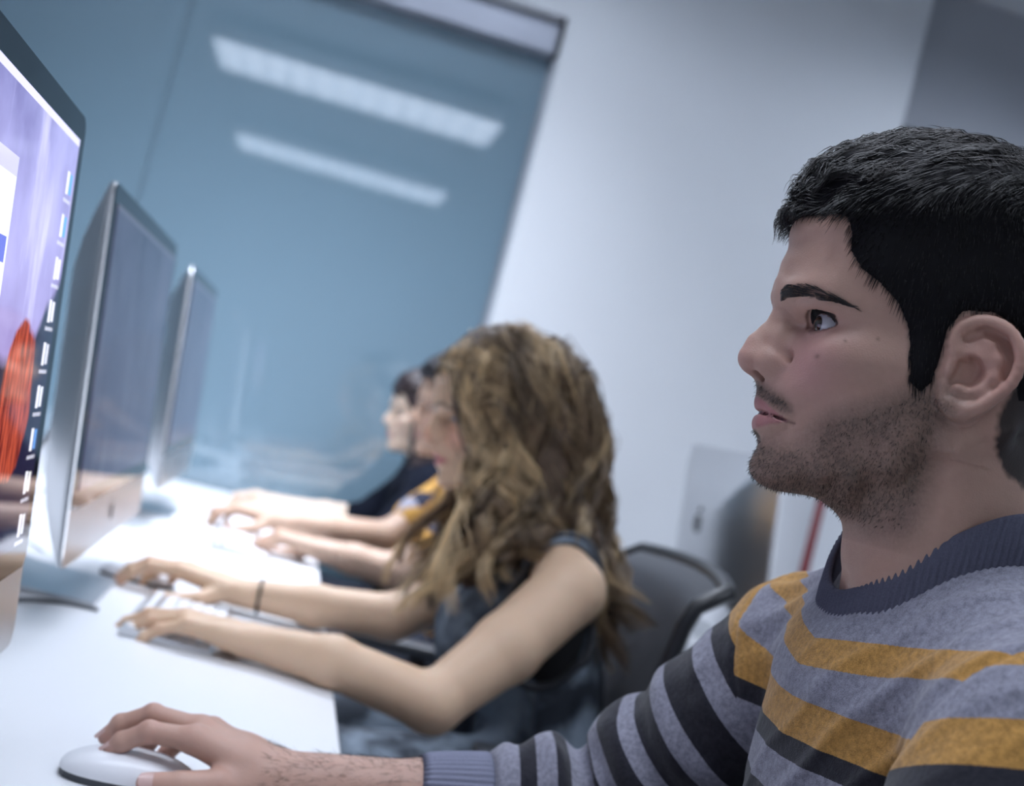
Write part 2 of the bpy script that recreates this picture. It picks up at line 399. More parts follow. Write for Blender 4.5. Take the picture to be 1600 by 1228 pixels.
def mouse(x, y, rz, label):
    t = empty('mouse', (x, y, DZ), rz, label, 'mouse', 'white computer mice')
    V = []; Fc = []; nu, nv = 28, 10
    for j in range(nv+1):
        f_ = j/nv
        for i in range(nu):
            a = 2*math.pi*i/nu; ce, se = math.cos(a), math.sin(a)
            ex = math.copysign(abs(ce)**.75, ce)*.0565; ey = math.copysign(abs(se)**.75, se)*.0285
            q = math.cos(f_*math.pi/2)**.55 if j < nv else 0.0
            zz = .006 + .0195*math.sin(f_*math.pi/2)*(1-.30*((ex*q)/.0565)**2)
            V.append((ex*q, ey*q, zz))
    for j in range(nv):
        for i in range(nu): Fc.append((j*nu+i, j*nu+(i+1) % nu, (j+1)*nu+(i+1) % nu, (j+1)*nu+i))
    MB().add(V, Fc).build('shell', M_WHITEP, t, True)
    base = []
    for i in range(nu):
        a = 2*math.pi*i/nu; ce, se = math.cos(a), math.sin(a)
        base.append((math.copysign(abs(ce)**.75, ce)*.0555, math.copysign(abs(se)**.75, se)*.0275))
    MB().prism(base, 'z', .0005, .0060).build('base', M_DARK, t)
    return t
mouse(-.046, 1.040, math.radians(4), 'white mouse under the near man\'s hand at the bottom left')
mouse(-.150, 1.925, math.radians(-4), 'white mouse under the long haired woman\'s farther hand')
# ------------------------------------------------------------------ smooth surfaces from distance fields
def smin(a, b, k):
    h = np.clip(.5 + .5*(b-a)/k, 0, 1); return b*(1-h) + a*h - k*h*(1-h)
def smax(a, b, k): return -smin(-a, -b, k)
def rcone(P, a, b, ra, rb):
    a = np.asarray(a, np.float32); b = np.asarray(b, np.float32); ba = b-a; l2 = float(ba@ba) + 1e-12
    t = np.clip(((P-a)@ba)/l2, 0, 1); q = P - a - t[:, None]*ba
    return np.sqrt((q*q).sum(1)) - (ra + (rb-ra)*t)
def rchain(P, pts, rs, k=0.0):
    d = None
    for i in range(len(pts)-1):
        e = rcone(P, pts[i], pts[i+1], rs[i], rs[i+1])
        d = e if d is None else (smin(d, e, k) if k > 0 else np.minimum(d, e))
    return d
def ellip(P, c, r, R=None):
    q = P - np.asarray(c, np.float32)
    if R is not None: q = q @ np.asarray(R, np.float32)      # columns of R: the ellipsoid's axes
    r = np.asarray(r, np.float32)
    k0 = np.sqrt(((q/r)**2).sum(1)); k1 = np.sqrt(((q/(r*r))**2).sum(1)) + 1e-9
    return k0*(k0-1)/k1
def axes(x, z):
    x = np.array(x, float); x /= np.linalg.norm(x); z = np.array(z, float); z -= x*(z@x); z /= np.linalg.norm(z)
    return np.stack([x, np.cross(z, x), z], 1)
def vnoise(P, scale, seed=0, octaves=2):
    """smooth value noise, -1..1"""
    out = 0; amp = 1.0; tot = 0
    for o in range(octaves):
        Q = P*scale*(2**o) + seed*17.13 + o*5.1; I = np.floor(Q).astype(np.int64); Fq = Q - I; Fq = Fq*Fq*(3-2*Fq); acc = 0
        for dx in (0, 1):
            for dy in (0, 1):
                for dz in (0, 1):
                    n = (I[:, 0]+dx)*73856093 ^ (I[:, 1]+dy)*19349663 ^ (I[:, 2]+dz)*83492791
                    n = (n ^ (n >> 13))*1274126177; v = ((n & 0xffff)/32767.5) - 1
                    acc = acc + v*(Fq[:, 0] if dx else 1-Fq[:, 0])*(Fq[:, 1] if dy else 1-Fq[:, 1])*(Fq[:, 2] if dz else 1-Fq[:, 2])
        out = out + acc*amp; tot += amp; amp *= .5
    return out/tot
def grad(fn, P, e):
    d0 = fn(P); G = np.empty_like(P)
    for k in range(3):
        Q = P.copy(); Q[:, k] += e; G[:, k] = (fn(Q)-d0)/e
    return d0, G
def sdf_mesh(fn, lo, hi, h, B=10, slack=1.35, newton=2):
    lo = np.asarray(lo, float); n = np.ceil((np.asarray(hi, float)-lo)/h).astype(int)+1; nb = np.ceil(n/B).astype(int); n = nb*B
    g = np.stack(np.meshgrid(*[np.arange(k) for k in nb], indexing='ij'), -1).reshape(-1, 3)
    cen = (lo + (g*B + (B-1)/2)*h).astype(np.float32)
    dc = np.concatenate([fn(cen[i:i+200000]) for i in range(0, len(cen), 200000)])
    keep = g[np.abs(dc) < h*B*.87*slack + .004]
    vol = np.full(tuple(n), np.nan, np.float32)
    li = np.stack(np.meshgrid(*[np.arange(B)]*3, indexing='ij'), -1).reshape(-1, 3)
    for i in range(0, len(keep), 300):
        I = (keep[i:i+300, None, :]*B + li[None]).reshape(-1, 3)
        vol[I[:, 0], I[:, 1], I[:, 2]] = fn((lo + I*h).astype(np.float32))
    s = vol < 0; nx, ny, nz = n
    c = [vol[dx:nx-1+dx, dy:ny-1+dy, dz:nz-1+dz] for dx in (0, 1) for dy in (0, 1) for dz in (0, 1)]
    fin = np.isfinite(c[0]); cnt = np.zeros(c[0].shape, np.int8)
    for a in c: fin &= np.isfinite(a); cnt += (a < 0)
    act = fin & (cnt > 0) & (cnt < 8)
    idx = np.full(act.shape, -1, np.int32); A = np.argwhere(act); idx[act] = np.arange(len(A))
    cv = np.stack([a[act] for a in c], 1); corners = np.array([(dx, dy, dz) for dx in (0, 1) for dy in (0, 1) for dz in (0, 1)], float)
    acc = np.zeros((len(A), 3)); num = np.zeros(len(A))
    for i in range(8):
        for j in range(i+1, 8):
            if np.abs(corners[i]-corners[j]).sum() != 1: continue
            m = (cv[:, i] < 0) != (cv[:, j] < 0); t = np.where(m, cv[:, i]/np.where(m, cv[:, i]-cv[:, j], 1), 0)
            acc += np.where(m[:, None], corners[i] + t[:, None]*(corners[j]-corners[i]), 0); num += m
    V = lo + (A + acc/num[:, None])*h
    F_ = []
    for ax in range(3):
        sl0 = [slice(None)]*3; sl1 = [slice(None)]*3; sl0[ax] = slice(0, -1); sl1[ax] = slice(1, None)
        a, b_ = vol[tuple(sl0)], vol[tuple(sl1)]
        with np.errstate(invalid='ignore'): ch = np.isfinite(a) & np.isfinite(b_) & ((a < 0) != (b_ < 0))
        E = np.argwhere(ch); o1, o2 = [(1, 2), (2, 0), (0, 1)][ax]
        E = E[(E[:, o1] > 0) & (E[:, o2] > 0) & (E[:, o1] < n[o1]-1) & (E[:, o2] < n[o2]-1)]
        neg = a[E[:, 0], E[:, 1], E[:, 2]] < 0
        q = []
        for (u, v) in ((-1, -1), (0, -1), (0, 0), (-1, 0)):
            I = E.copy(); I[:, o1] += u; I[:, o2] += v; q.append(idx[I[:, 0], I[:, 1], I[:, 2]])
        Q = np.stack(q, 1); ok = (Q >= 0).all(1); Q = Q[ok]; neg = neg[ok]; Q[~neg] = Q[~neg][:, ::-1]; F_.append(Q)
    Fq = np.concatenate(F_)
    V = V.astype(np.float32)
    for _ in range(newton):
        d, G = grad(fn, V, h*.3); g2 = (G*G).sum(1) + 1e-6; st = np.clip(d/g2, -h*.8, h*.8); V = V - G*st[:, None]*.9
    return V, Fq
def strands(P, n, rad, seg_r, col=None):
    """P: (N, K, 3) strand points -> three-sided tapering tubes as one mesh"""
    Nn, K, _ = P.shape
    T = np.empty_like(P); T[:, 1:-1] = P[:, 2:]-P[:, :-2]; T[:, 0] = P[:, 1]-P[:, 0]; T[:, -1] = P[:, -1]-P[:, -2]
    T /= np.linalg.norm(T, axis=2, keepdims=True)+1e-9
    up = np.array([.31, .17, .93]); A = np.cross(T, up); A /= np.linalg.norm(A, axis=2, keepdims=True)+1e-9; Bv = np.cross(T, A)
    V = np.empty((Nn, K, n, 3), np.float32)
    r = (rad[:, None]*seg_r[None, :])[..., None]
    for k in range(n):
        a = 2*math.pi*k/n; V[:, :, k] = P + (A*math.cos(a) + Bv*math.sin(a))*r
    base = (np.arange(Nn)*K*n)[:, None, None]; i = np.arange(K-1)[None, :, None]; k = np.arange(n)[None, None, :]; k2 = (k+1) % n
    Fq = np.stack([base+i*n+k, base+i*n+k2, base+(i+1)*n+k2, base+(i+1)*n+k], -1).reshape(-1, 4)
    C = None if col is None else np.repeat(col, K*n, axis=0)
    return V.reshape(-1, 3), Fq, C
def pmesh(name, V, Fq, m, parent, **kw):
    L = np.array(parent.matrix_world.translation if parent.parent is None else parent.matrix_world.translation) if parent else np.zeros(3)
    pos = np.zeros(3); q = parent
    while q is not None: pos = pos + np.array(q.location); q = q.parent
    return mesh_obj(name, V - pos, Fq, m, parent, **kw)
def vcol_mat(name, rough=.5, sss=0.0, bump=0., bscale=400., spec=.5, mult=None, sheen=0.0):
    m, t, p = nt(name)
    at = N(t, 'ShaderNodeAttribute', attribute_name='col'); t.links.new(at.outputs['Color'], p.inputs['Base Color'])
    tc = N(t, 'ShaderNodeTexCoord'); nz = N(t, 'ShaderNodeTexNoise'); nz.inputs['Scale'].default_value = bscale; nz.inputs['Detail'].default_value = 3
    t.links.new(tc.outputs['Object'], nz.inputs['Vector'])
    if bump > 0:
        bp = N(t, 'ShaderNodeBump'); bp.inputs['Strength'].default_value = bump; bp.inputs['Distance'].default_value = .001
        t.links.new(nz.outputs['Fac'], bp.inputs['Height']); t.links.new(bp.outputs['Normal'], p.inputs['Normal'])
    p.inputs['Roughness'].default_value = rough; p.inputs['Specular IOR Level'].default_value = spec
    if sss > 0:
        p.inputs['Subsurface Weight'].default_value = sss; p.inputs['Subsurface Radius'].default_value = (1.0, .35, .2); p.inputs['Subsurface Scale'].default_value = .006
    if sheen > 0: p.inputs['Sheen Weight'].default_value = sheen
    return m
M_SKIN = vcol_mat('skin', .46, .12, .25, 900., .4)
M_HAIR = vcol_mat('hair strands', .38, 0, 0, 100, .45)

# ------------------------------------------------------------------ hands
def hand_ops(W, d, nrm, thumb, fingers, size=1.0, thumb_pose=None, fr=1.0):
    """W wrist; d towards the knuckles; nrm out of the back of the hand; thumb +1/-1 chooses the thumb side along d x nrm.
    fingers: four of (spread, bend1, bend2, bend3) in degrees, index first. -> list of (points, radii, k)"""
    W = np.array(W, float); d = np.array(d, float); d /= np.linalg.norm(d); nrm = np.array(nrm, float); nrm -= d*(nrm@d); nrm /= np.linalg.norm(nrm)
    s = np.cross(d, nrm)*thumb; S = size; ops = []
    off = [.026, .009, -.009, -.025]; ml = [.089, .092, .086, .078]; L = [(.043, .026, .021), (.048, .030, .022), (.044, .028, .022), (.034, .021, .019)]
    R = [(.0098, .0084, .0077, .0065), (.0100, .0086, .0078, .0066), (.0094, .0081, .0074, .0063), (.0084, .0071, .0065, .0056)]
    for i in range(4):
        k = W + d*.014*S + s*off[i]*.62*S; K = W + (d*ml[i] + s*off[i] + nrm*(.004 if i in (1, 2) else .001))*S
        ops.append(('p', [k, (k+K)/2 + nrm*.001*S, K], [.0125*S, .0130*S, .0118*S*fr]))
        sp, b1, b2, b3 = fingers[i]; dd = d*math.cos(math.radians(sp)) + s*math.sin(math.radians(sp)); ang = 0; pts = [K]; p = K.copy()
        for b_, l_ in zip((b1, b2, b3), L[i]):
            ang += math.radians(b_); v = dd*math.cos(ang) - nrm*math.sin(ang); p = p + v*l_*S; pts.append(p.copy())
        ops.append(('f', pts, [r*S*fr for r in R[i]]))
    tp = thumb_pose or [(.55, .62, -.40), (.83, .38, -.30), (.95, .15, -.15)]
    p = W + (d*.016 + s*.018 - nrm*.004)*S; pts = [p]
    for (a, b_, c), l_ in zip(tp, (.044, .034, .028)):
        v = d*a + s*b_ + nrm*c; v /= np.linalg.norm(v); p = p + v*l_*S; pts.append(p.copy())
    ops.append(('t', pts, [.0145*S, .0118*S*fr, .0100*S*fr, .0080*S*fr]))
    ops.append(('w', [W - d*.012*S, W + d*.03*S], [.0215*S, .022*S]))
    return ops, (W, d, nrm, s, S)
def hand_sdf(P, hand):
    ops, (W, d, nrm, s, S) = hand
    c = W + d*.05*S; far = np.sqrt(((P-c)**2).sum(1)) > .19*S
    out = np.full(len(P), 1.0, np.float32)
    out[far] = np.sqrt(((P[far]-c)**2).sum(1)) - .13*S
    Q = P[~far]
    if len(Q) == 0: return out
    palm = None
    for t, pts, rs in ops:
        if t == 'p': e = rchain(Q, pts, rs); palm = e if palm is None else smin(palm, e, .010*S)
        if t == 'w':
            R_ = axes(d, nrm); q = (Q-np.mean(pts, 0))@R_; q = q*np.array([1, .80, 1.25]); e = rcone(q, (-.025*S, 0, 0), (.02*S, 0, 0), .0205*S, .0225*S); palm = smin(palm, e, .014*S)
    dd = palm; tips = []
    for t, pts, rs in ops:
        if t == 'f':
            e = rchain(Q, pts, rs, .002)
            for j in (1, 2): e = smin(e, np.sqrt(((Q-pts[j])**2).sum(1)) - rs[j]*1.07, .003)
            tips.append((e, pts[0]))
        if t == 't': dd = smin(dd, rchain(Q, pts, rs, .003), .009*S)
    fg = None
    for e, k in tips: fg = e if fg is None else smin(fg, e, .0015)
    dd = smin(dd, fg, .006*S)
    out[~far] = dd
    return out
def hand_red(P, hand):
    """how strongly knuckles and finger ends redden, 0..1"""
    ops, _f2 = hand; r = np.zeros(len(P))
    for t, pts, rs in ops:
        if t in 'ft':
            for j, wgt in ((0, .5), (1, .6), (len(pts)-1, 1.0)):
                r = np.maximum(r, wgt*np.exp(-((P-pts[j])**2).sum(1)/(.011**2)))
    return r
def add_nails(parent, hand, m, which='ft', up=None):
    for t, pts, rs in hand[0]:
        if t not in which: continue
        a, b_ = np.array(pts[-2]), np.array(pts[-1]); dr = (b_-a)/np.linalg.norm(b_-a); nr = hand[1][2]; side = np.cross(dr, nr)
        if t == 't': side = np.cross(dr, hand[1][3]*.75+nr*.6)
        side /= np.linalg.norm(side); un = np.cross(side, dr); r = rs[-1]
        if un@nr < 0 and t == 'f': un = -un
        if t == 't' and un@(hand[1][3]*.75+nr*.6) < 0: un = -un
        V = []; nu, nv = 7, 7
        for i in range(nu):
            for j in range(nv):
                u = (i/(nu-1)-.5)*2; v = (j/(nv-1)-.5)*2; wd = .78*(1-.12*v*v*(v > 0))*(1 if v < .6 else math.sqrt(max(.15, 1-((v-.6)/.4)**2*.75)))
                ang = u*wd*.95; ce = b_ + dr*(v*.0055+.0005); V.append(ce + (un*math.cos(ang) + side*math.sin(ang))*(r*1.045+.0002))
        Fq = [(i*nv+j, i*nv+j+1, (i+1)*nv+j+1, (i+1)*nv+j) for i in range(nu-1) for j in range(nv-1)]
        pmesh('fingernail', np.array(V), np.array(Fq), m, parent)
M_NAIL = mat('fingernail', (.62, .42, .38), .25, noise=.03)

# ------------------------------------------------------------------ head from a traced profile: half width squared over the mid plane
def tps_field(pts, vals, lo, hi, h, reg=1e-7):
    X = np.array(pts, float)/.1; Vv = np.array(vals, float); n = len(X)
    def U(r2): return np.where(r2 > 1e-12, .5*r2*np.log(np.maximum(r2, 1e-12)), 0)
    K = U(((X[:, None]-X[None])**2).sum(2)) + reg*np.eye(n); Pm = np.c_[np.ones(n), X]
    A = np.block([[K, Pm], [Pm.T, np.zeros((3, 3))]]); c = np.linalg.solve(A, np.r_[Vv, 0, 0, 0])
    nx = int((hi[0]-lo[0])/h)+1; ny = int((hi[1]-lo[1])/h)+1
    G = np.stack(np.meshgrid(lo[0]+np.arange(nx)*h, lo[1]+np.arange(ny)*h, indexing='ij'), -1).reshape(-1, 2)/.1
    out = np.zeros(len(G))
    for i in range(0, len(G), 20000):
        g = G[i:i+20000]; out[i:i+20000] = U(((g[:, None]-X[None])**2).sum(2))@c[:n] + c[n] + g@c[n+1:]
    out = out.reshape(nx, ny); gx, gy = np.gradient(out, h)
    return dict(lo=lo, h=h, f=out.astype(np.float32), gx=gx.astype(np.float32), gy=gy.astype(np.float32))
def samp(F2, key, s, z):
    A = F2[key]; x = np.clip((s-F2['lo'][0])/F2['h'], 0, A.shape[0]-1.001); y = np.clip((z-F2['lo'][1])/F2['h'], 0, A.shape[1]-1.001)
    i = x.astype(int); j = y.astype(int); a = x-i; b_ = y-j
    return A[i, j]*(1-a)*(1-b_) + A[i+1, j]*a*(1-b_) + A[i, j+1]*(1-a)*b_ + A[i+1, j+1]*a*b_
SIL = [  # (forward, up, lateral radius) clockwise from the forehead, nose left out
 (.1063, .0542, .055), (.1078, .0392, .055), (.1088, .0263, .045), (.1082, .0205, .03), (.1032, .0095, .018), (.0995, -.004, .018), (.0975, -.018, .02), (.0990, -.030, .022),
 (.1030, -.0400, .020), (.1033, -.0453, .020), (.1030, -.0500, .020), (.1025, -.0545, .020), (.1003, -.0586, .020), (.0978, -.0620, .021), (.0997, -.0655, .021), (.0996, -.0700, .020), (.0975, -.0755, .019),
 (.0942, -.0810, .020), (.0943, -.0875, .020), (.0957, -.0926, .021), (.0960, -.0974, .022), (.0939, -.1023, .022), (.0881, -.1068, .024), (.0809, -.1089, .03), (.0700, -.1090, .045), (.0598, -.1079, .05), (.0450, -.1062, .06),
 (.025, -.100, .07), (.005, -.086, .08), (-.012, -.070, .08), (-.032, -.056, .07), (-.052, -.047, .05), (-.070, -.036, .045), (-.082, -.015, .05), (-.091, .010, .06), (-.0955, .04, .07), (-.093, .07, .07), (-.082, .098, .07), (-.060, .119, .07),
 (-.030, .131, .07), (.005, .135, .07), (.035, .132, .065), (.062, .122, .06), (.083, .107, .055), (.097, .090, .05), (.1040, .072, .05)]
INW = [(.105, .02, .018), (.097, .02, .038), (.086, .020, .0500), (.07, .02, .0585), (.05, .02, .0645), (.02, .02, .0705), (-.01, .02, .0735), (-.04, .02, .0735), (-.07, .02, .056),
 (.098, .06, .035), (.085, .06, .0505), (.07, .06, .0585), (.04, .06, .0685), (0, .06, .0755), (-.04, .06, .0755), (-.072, .06, .055), (.08, .09, .040), (.05, .09, .060), (0, .095, .068), (-.05, .09, .062), (0, .12, .040),
 (.095, .012, .024), (.089, .0105, .037), (.081, .010, .0475), (.070, .008, .0555), (.098, .0, .0085), (.090, 0, .0145), (.082, 0, .0245), (.077, 0, .036), (.070, 0, .0485), (.06, 0, .0565), (.04, 0, .0640), (.015, 0, .069), (-.02, 0, .071), (-.05, 0, .064), (-.075, 0, .04),
 (.090, -.010, .0190), (.084, -.010, .031), (.076, -.010, .0445), (.065, -.010, .0555), (.05, -.010, .063),
 (.094, -.02, .0165), (.088, -.02, .028), (.079, -.02, .0425), (.066, -.02, .0550), (.05, -.02, .0630), (.03, -.02, .0675), (0, -.02, .069), (-.04, -.02, .062), (-.065, -.02, .045),
 (.098, -.04, .013), (.090, -.04, .0255), (.080, -.04, .0375), (.062, -.04, .0500), (.04, -.04, .0585), (.02, -.04, .0625), (-.01, -.04, .0625), (-.04, -.04, .050),
 (.0935, -.056, .0165), (.088, -.056, .0225), (.078, -.056, .0315),
 (.0935, -.064, .0155), (.0875, -.064, .0200), (.0795, -.0645, .0265), (.07, -.064, .0345), (.05, -.064, .0470), (.03, -.064, .0555), (.01, -.064, .058), (-.01, -.06, .056),
 (.087, -.08, .0175), (.075, -.08, .0280), (.055, -.08, .0410), (.035, -.08, .0500), (.014, -.08, .051), (.088, -.095, .0185), (.075, -.095, .0275), (.055, -.096, .037), (.035, -.094, .042)]
def head_field(sil=SIL, inw=INW):
    pts = []; vals = []; n = len(sil)
    for i, (s, z, R_) in enumerate(sil):
        a = np.array(sil[i-1][:2]); b_ = np.array(sil[(i+1) % n][:2]); t = (b_-a)/np.linalg.norm(b_-a); out = np.array([-t[1], t[0]])
        p = np.array([s, z]); pts.append(p); vals.append(0.0)
        dl = .006 if R_ < .04 else .008
        pts.append(p + out*dl); vals.append(-2*R_*dl)
        if R_ >= .045: pts.append(p - out*dl); vals.append(2*R_*dl*.92 - dl*dl)
    for s, z, w_ in inw: pts.append(np.array([s, z])); vals.append(w_*w_)
    return tps_field(pts, vals, (-.16, -.17), (.16, .20), .0008, 1e-6)
HF = head_field()
# ------------------------------------------------------------------ the near man
def head_core(L, HF=HF):
    """L: local (forward, towards-left-ear, up)"""
    s, l, z = L[:, 0], L[:, 1], L[:, 2]
    sc = np.clip(s, -.155, .155); zc = np.clip(z, -.165, .195)
    g = samp(HF, 'f', sc, zc); gx = samp(HF, 'gx', sc, zc); gz = samp(HF, 'gy', sc, zc)
    d = (l*l-g)/np.sqrt(4*l*l + gx*gx + gz*gz + 2.5e-4)
    far = np.sqrt((s-.005)**2 + l*l + (z-.01)**2) - .115
    return np.where(far > .05, far, d)
def smooth_path(P, n):
    P = [np.array(p, float) for p in P]; P = [2*P[0]-P[1]] + P + [2*P[-1]-P[-2]]; out = []
    for u in np.linspace(0, len(P)-3-1e-6, n):
        i = int(u); s = u-i; a, b_, c, d = P[i:i+4]; out.append(.5*(2*b_ + (c-a)*s + (2*a-5*b_+4*c-d)*s*s + (3*b_-a-3*c+d)*s**3))
    return [tuple(p) for p in out]
EYE_C = np.array([.0705, .0315, -.0005]); EYE_R = .0122
def head_features(L, d, male=True):
    s, z = L[:, 0], L[:, 2]; A = L.copy(); A[:, 1] = np.abs(A[:, 1]); l = A[:, 1]
    near = (s > .028) & (z < .05) & (z > -.12) & (np.abs(d) < .05)
    Q = A[near]; e = d[near]
    # brow ridge
    e = smin(e, rchain(Q, [(.0960, .009, .0165), (.0915, .026, .0190), (.0790, .043, .0165)], [.0065, .0065, .006], .003), .014)
    # cheekbone
    e = smin(e, ellip(Q, (.060, .0475, -.020), (.018, .010, .011)), .016)
    # nose
    ns = rchain(Q, [(.0965, 0, .0115), (.0990, 0, -.0005), (.1040, 0, -.0105), (.1088, 0, -.0190), (.1112, 0, -.0275)], [.0060, .0066, .0073, .0082, .0092], .004)
    ns = smin(ns, rchain(Q, [(.0965, .004, .000), (.0970, .0070, -.013), (.0965, .0100, -.026)], [.0075, .0090, .0088], .004), .006)
    ns = smin(ns, rcone(Q, (.1100, .0, -.0330), (.1020, 0, -.0375), .0042, .0046), .004)
    e = smin(e, ns, .0075)
    al = ellip(Q, (.0970, .0132, -.0300), (.0125, .0062, .0088)); al = smin(al, rcone(Q, (.1085, .0045, -.0290), (.0990, .0110, -.0300), .0078, .0070), .004); e = smin(e, al, .0075)
    tipl = ellip(Q, (.1100, .0045, -.0290), (.0085, .0060, .0070)); e = smin(e, tipl, .003)
    e = smax(e, -ellip(Q, (.1020, .0078, -.0380), (.0070, .0030, .0040)), .0018)
    # crease above/behind the nostril wing
    arc = rchain(Q, [(.1010, .0205, -.0205), (.0905, .0212, -.0235), (.0838, .0215, -.0300), (.0845, .0205, -.0375)], [.0006, .0016, .0022, .0020]); e = smax(e, -arc, .0060)
    # upper lip and lower lip, mouth line
    q = Q[:, 1]
    lipu = rchain(Q, [(.0965, 0, -.0565), (.0952, .006, -.0560), (.0910, .014, -.0585), (.0835, .0225, -.0630)], [.0052, .0053, .0043, .0022], .002); e = smin(e, lipu, .004)
    lipl = rchain(Q, [(.0945, 0, -.0690), (.0935, .007, -.0688), (.0895, .015, -.0672), (.0835, .022, -.0645)], [.0057, .0056, .0045, .0022], .002); e = smin(e, lipl, .004)
    ml = rchain(Q, [(.0995, 0, -.0618), (.0980, .006, -.0620), (.0935, .014, -.0628), (.0865, .0220, -.0640), (.0835, .0250, -.0648)], [.0015, .0015, .0014, .0011, .0008]); e = smax(e, -ml, .0016)
    # eyelids round the eyeball, then the opening
    c = EYE_C; r = np.sqrt(((Q-c)**2).sum(1)); v = Q-c
    lid = np.maximum(r-(EYE_R+.0018), -(v[:, 0]+.004)); e = smin(e, lid, .0050)
    # fold of the upper lid
    fold = rchain(Q, [(.0800, .0170, .0050), (.0845, .0260, .0098), (.0820, .0370, .0098), (.0735, .0465, .0050)], [.0003, .0009, .0010, .0007]); e = smax(e, -fold, .0035)
    az = np.degrees(np.arctan2(v[:, 1], v[:, 0]+.002)); el = np.degrees(np.arctan2(v[:, 2], np.hypot(v[:, 0]+.002, v[:, 1])))
    azc = az-20; u = np.clip(azc/66., -1, 1); upl = 31*(1-np.abs(u)**2.4) + 3*u - 1; lol = -21*(1-np.abs(u)**2.2) + 3*u - 1
    op = np.maximum(np.maximum(el-upl, lol-el), np.abs(azc)-65)*math.pi/180*EYE_R
    op = np.maximum(op, EYE_R-.0004-r); op = np.maximum(op, r-EYE_R-.0065); e = smax(e, -np.where(v[:, 0] > 0, op, .01), .0008)
    out = d.copy(); out[near] = e
    return out
def ear_ops(L):
    """left and right ear, L with |lateral|"""
    A = L.copy(); A[:, 1] = np.abs(A[:, 1])
    near = (A[:, 1] > .045) & (np.abs(A[:, 0]+.012) < .05) & (np.abs(A[:, 2]+.01) < .055)
    out = np.full(len(L), .02, np.float32) + np.maximum(0, np.sqrt((A[:, 0]+.012)**2 + (A[:, 1]-.074)**2 + (A[:, 2]+.01)**2) - .055).astype(np.float32)
    Q = A[near]
    if not len(Q): return out
    def lat(s_): return .0700 + (.006 - s_)*.42
    hel = [(.0035, -.0075), (.0062, .0040), (.0030, .0130), (-.0060, .0185), (-.0165, .0178), (-.0250, .0115), (-.0296, .0010), (-.0292, -.0120), (-.0232, -.0230), (-.0160, -.0315), (-.0100, -.0365)]
    hp = smooth_path([(a, lat(a)+.0015, b_) for a, b_ in hel], 26); e = rchain(Q, hp, list(np.interp(np.linspace(0, 10, 26), range(11), [.0026, .0030, .0034, .0036, .0036, .0035, .0034, .0033, .0033, .0034, .0040])), .002)
    e = smin(e, ellip(Q, (-.0045, lat(-.004)-.0005, -.0360), (.0080, .0040, .0070)), .006)
    e = smin(e, rchain(Q, [(.0035, lat(.004)-.001, -.033), (.0045, lat(.004)-.002, -.022)], [.0035, .0035]), .006)
    ah = [(-.0050, .0105), (-.0140, .0055), (-.0195, -.0030), (-.0195, -.0130), (-.0150, -.0220), (-.0080, -.0255)]
    e = smin(e, rchain(Q, [(a, lat(a)-.0005, b_) for a, b_ in ah], [.0024, .0030, .0034, .0034, .0032, .0030], .003), .004)
    R_ = axes((1, -.42, 0), (0, 0, 1)); e = smin(e, ellip(Q, (-.0125, lat(-.0125)-.0050, -.008), (.0190, .0022, .0250), R_), .004)
    e = smin(e, rchain(Q, [(-.004, .064, 0), (-.012, .071, -.004)], [.012, .010]), .006)
    e = smax(e, -ellip(Q, (-.0060, lat(-.006)+.0005, -.0125), (.0080, .0120, .0095)), .002)
    e = smax(e, -rchain(Q, [(-.0010, lat(-.001)+.0015, .0065), (-.0090, lat(-.009)+.002, .0128), (-.0190, lat(-.019)+.0025, .0098), (-.0245, lat(-.0245)+.003, -.001), (-.0235, lat(-.0235)+.003, -.013)], [.0024, .0032, .0030, .0024, .0016]), .0016)
    e = smin(e, ellip(Q, (.0045, lat(.004)+.0005, -.0125), (.0035, .0035, .0062)), .003)
    e = smin(e, ellip(Q, (-.0030, lat(-.003)+.0005, -.0245), (.0045, .0030, .0035)), .003)
    e = smin(e, rchain(Q, [(.003, lat(.003), -.002), (-.004, lat(-.004)-.002, -.005)], [.0026, .0018]), .003)
    out[near] = e
    return out

MAN_O = np.array([.3923, .7625, 1.1953]); MAN_A = math.radians(13)
MAN_F = np.array([-math.cos(MAN_A), math.sin(MAN_A), 0]); MAN_L = np.array([-math.sin(MAN_A), -math.cos(MAN_A), 0]); MAN_U = np.array([0, 0, 1.0])
MAN_R = np.stack([MAN_F, MAN_L, MAN_U], 1)           # local -> world columns
def w2l(P): return (P-MAN_O)@MAN_R
def l2w(L): return MAN_O + np.asarray(L)@MAN_R.T
def man_head(P):
    L = w2l(P).astype(np.float32)
    d = head_features(L, head_core(L))
    d = smin(d, ear_ops(L), .003)
    nk = rchain(L, [(-.028, 0, -.030), (-.029, 0, -.095), (-.037, 0, -.130), (-.046, 0, -.156), (-.060, 0, -.200)], [.050, .0560, .0555, .0550, .055], .01)
    st = rchain(np.c_[L[:, 0], np.abs(L[:, 1]), L[:, 2]], [(-.030, .046, -.045), (-.014, .037, -.11), (.000, .014, -.165)], [.010, .0115, .010], .004)
    nk = smin(nk, st, .022)
    ad = ellip(L, (.0130, 0, -.131), (.008, .009, .014)); nk = smin(nk, ad, .014)
    d = smin(d, nk, .030)
    return d
MAN = empty('person', (.50, .74, 0), 0, 'young man with short dark hair and striped sweater sitting nearest, hand on a mouse', 'person')
t0 = __import__('time').time()
_lo = np.array([.24, .60, 1.015]); _hi = np.array([.56, .93, 1.36])
HV, HFc = sdf_mesh(man_head, _lo, _hi, .0013)
print('head', len(HV), __import__('time').time()-t0)
def seg(x, a, b_): return np.clip((x-a)/(b_-a), 0, 1)
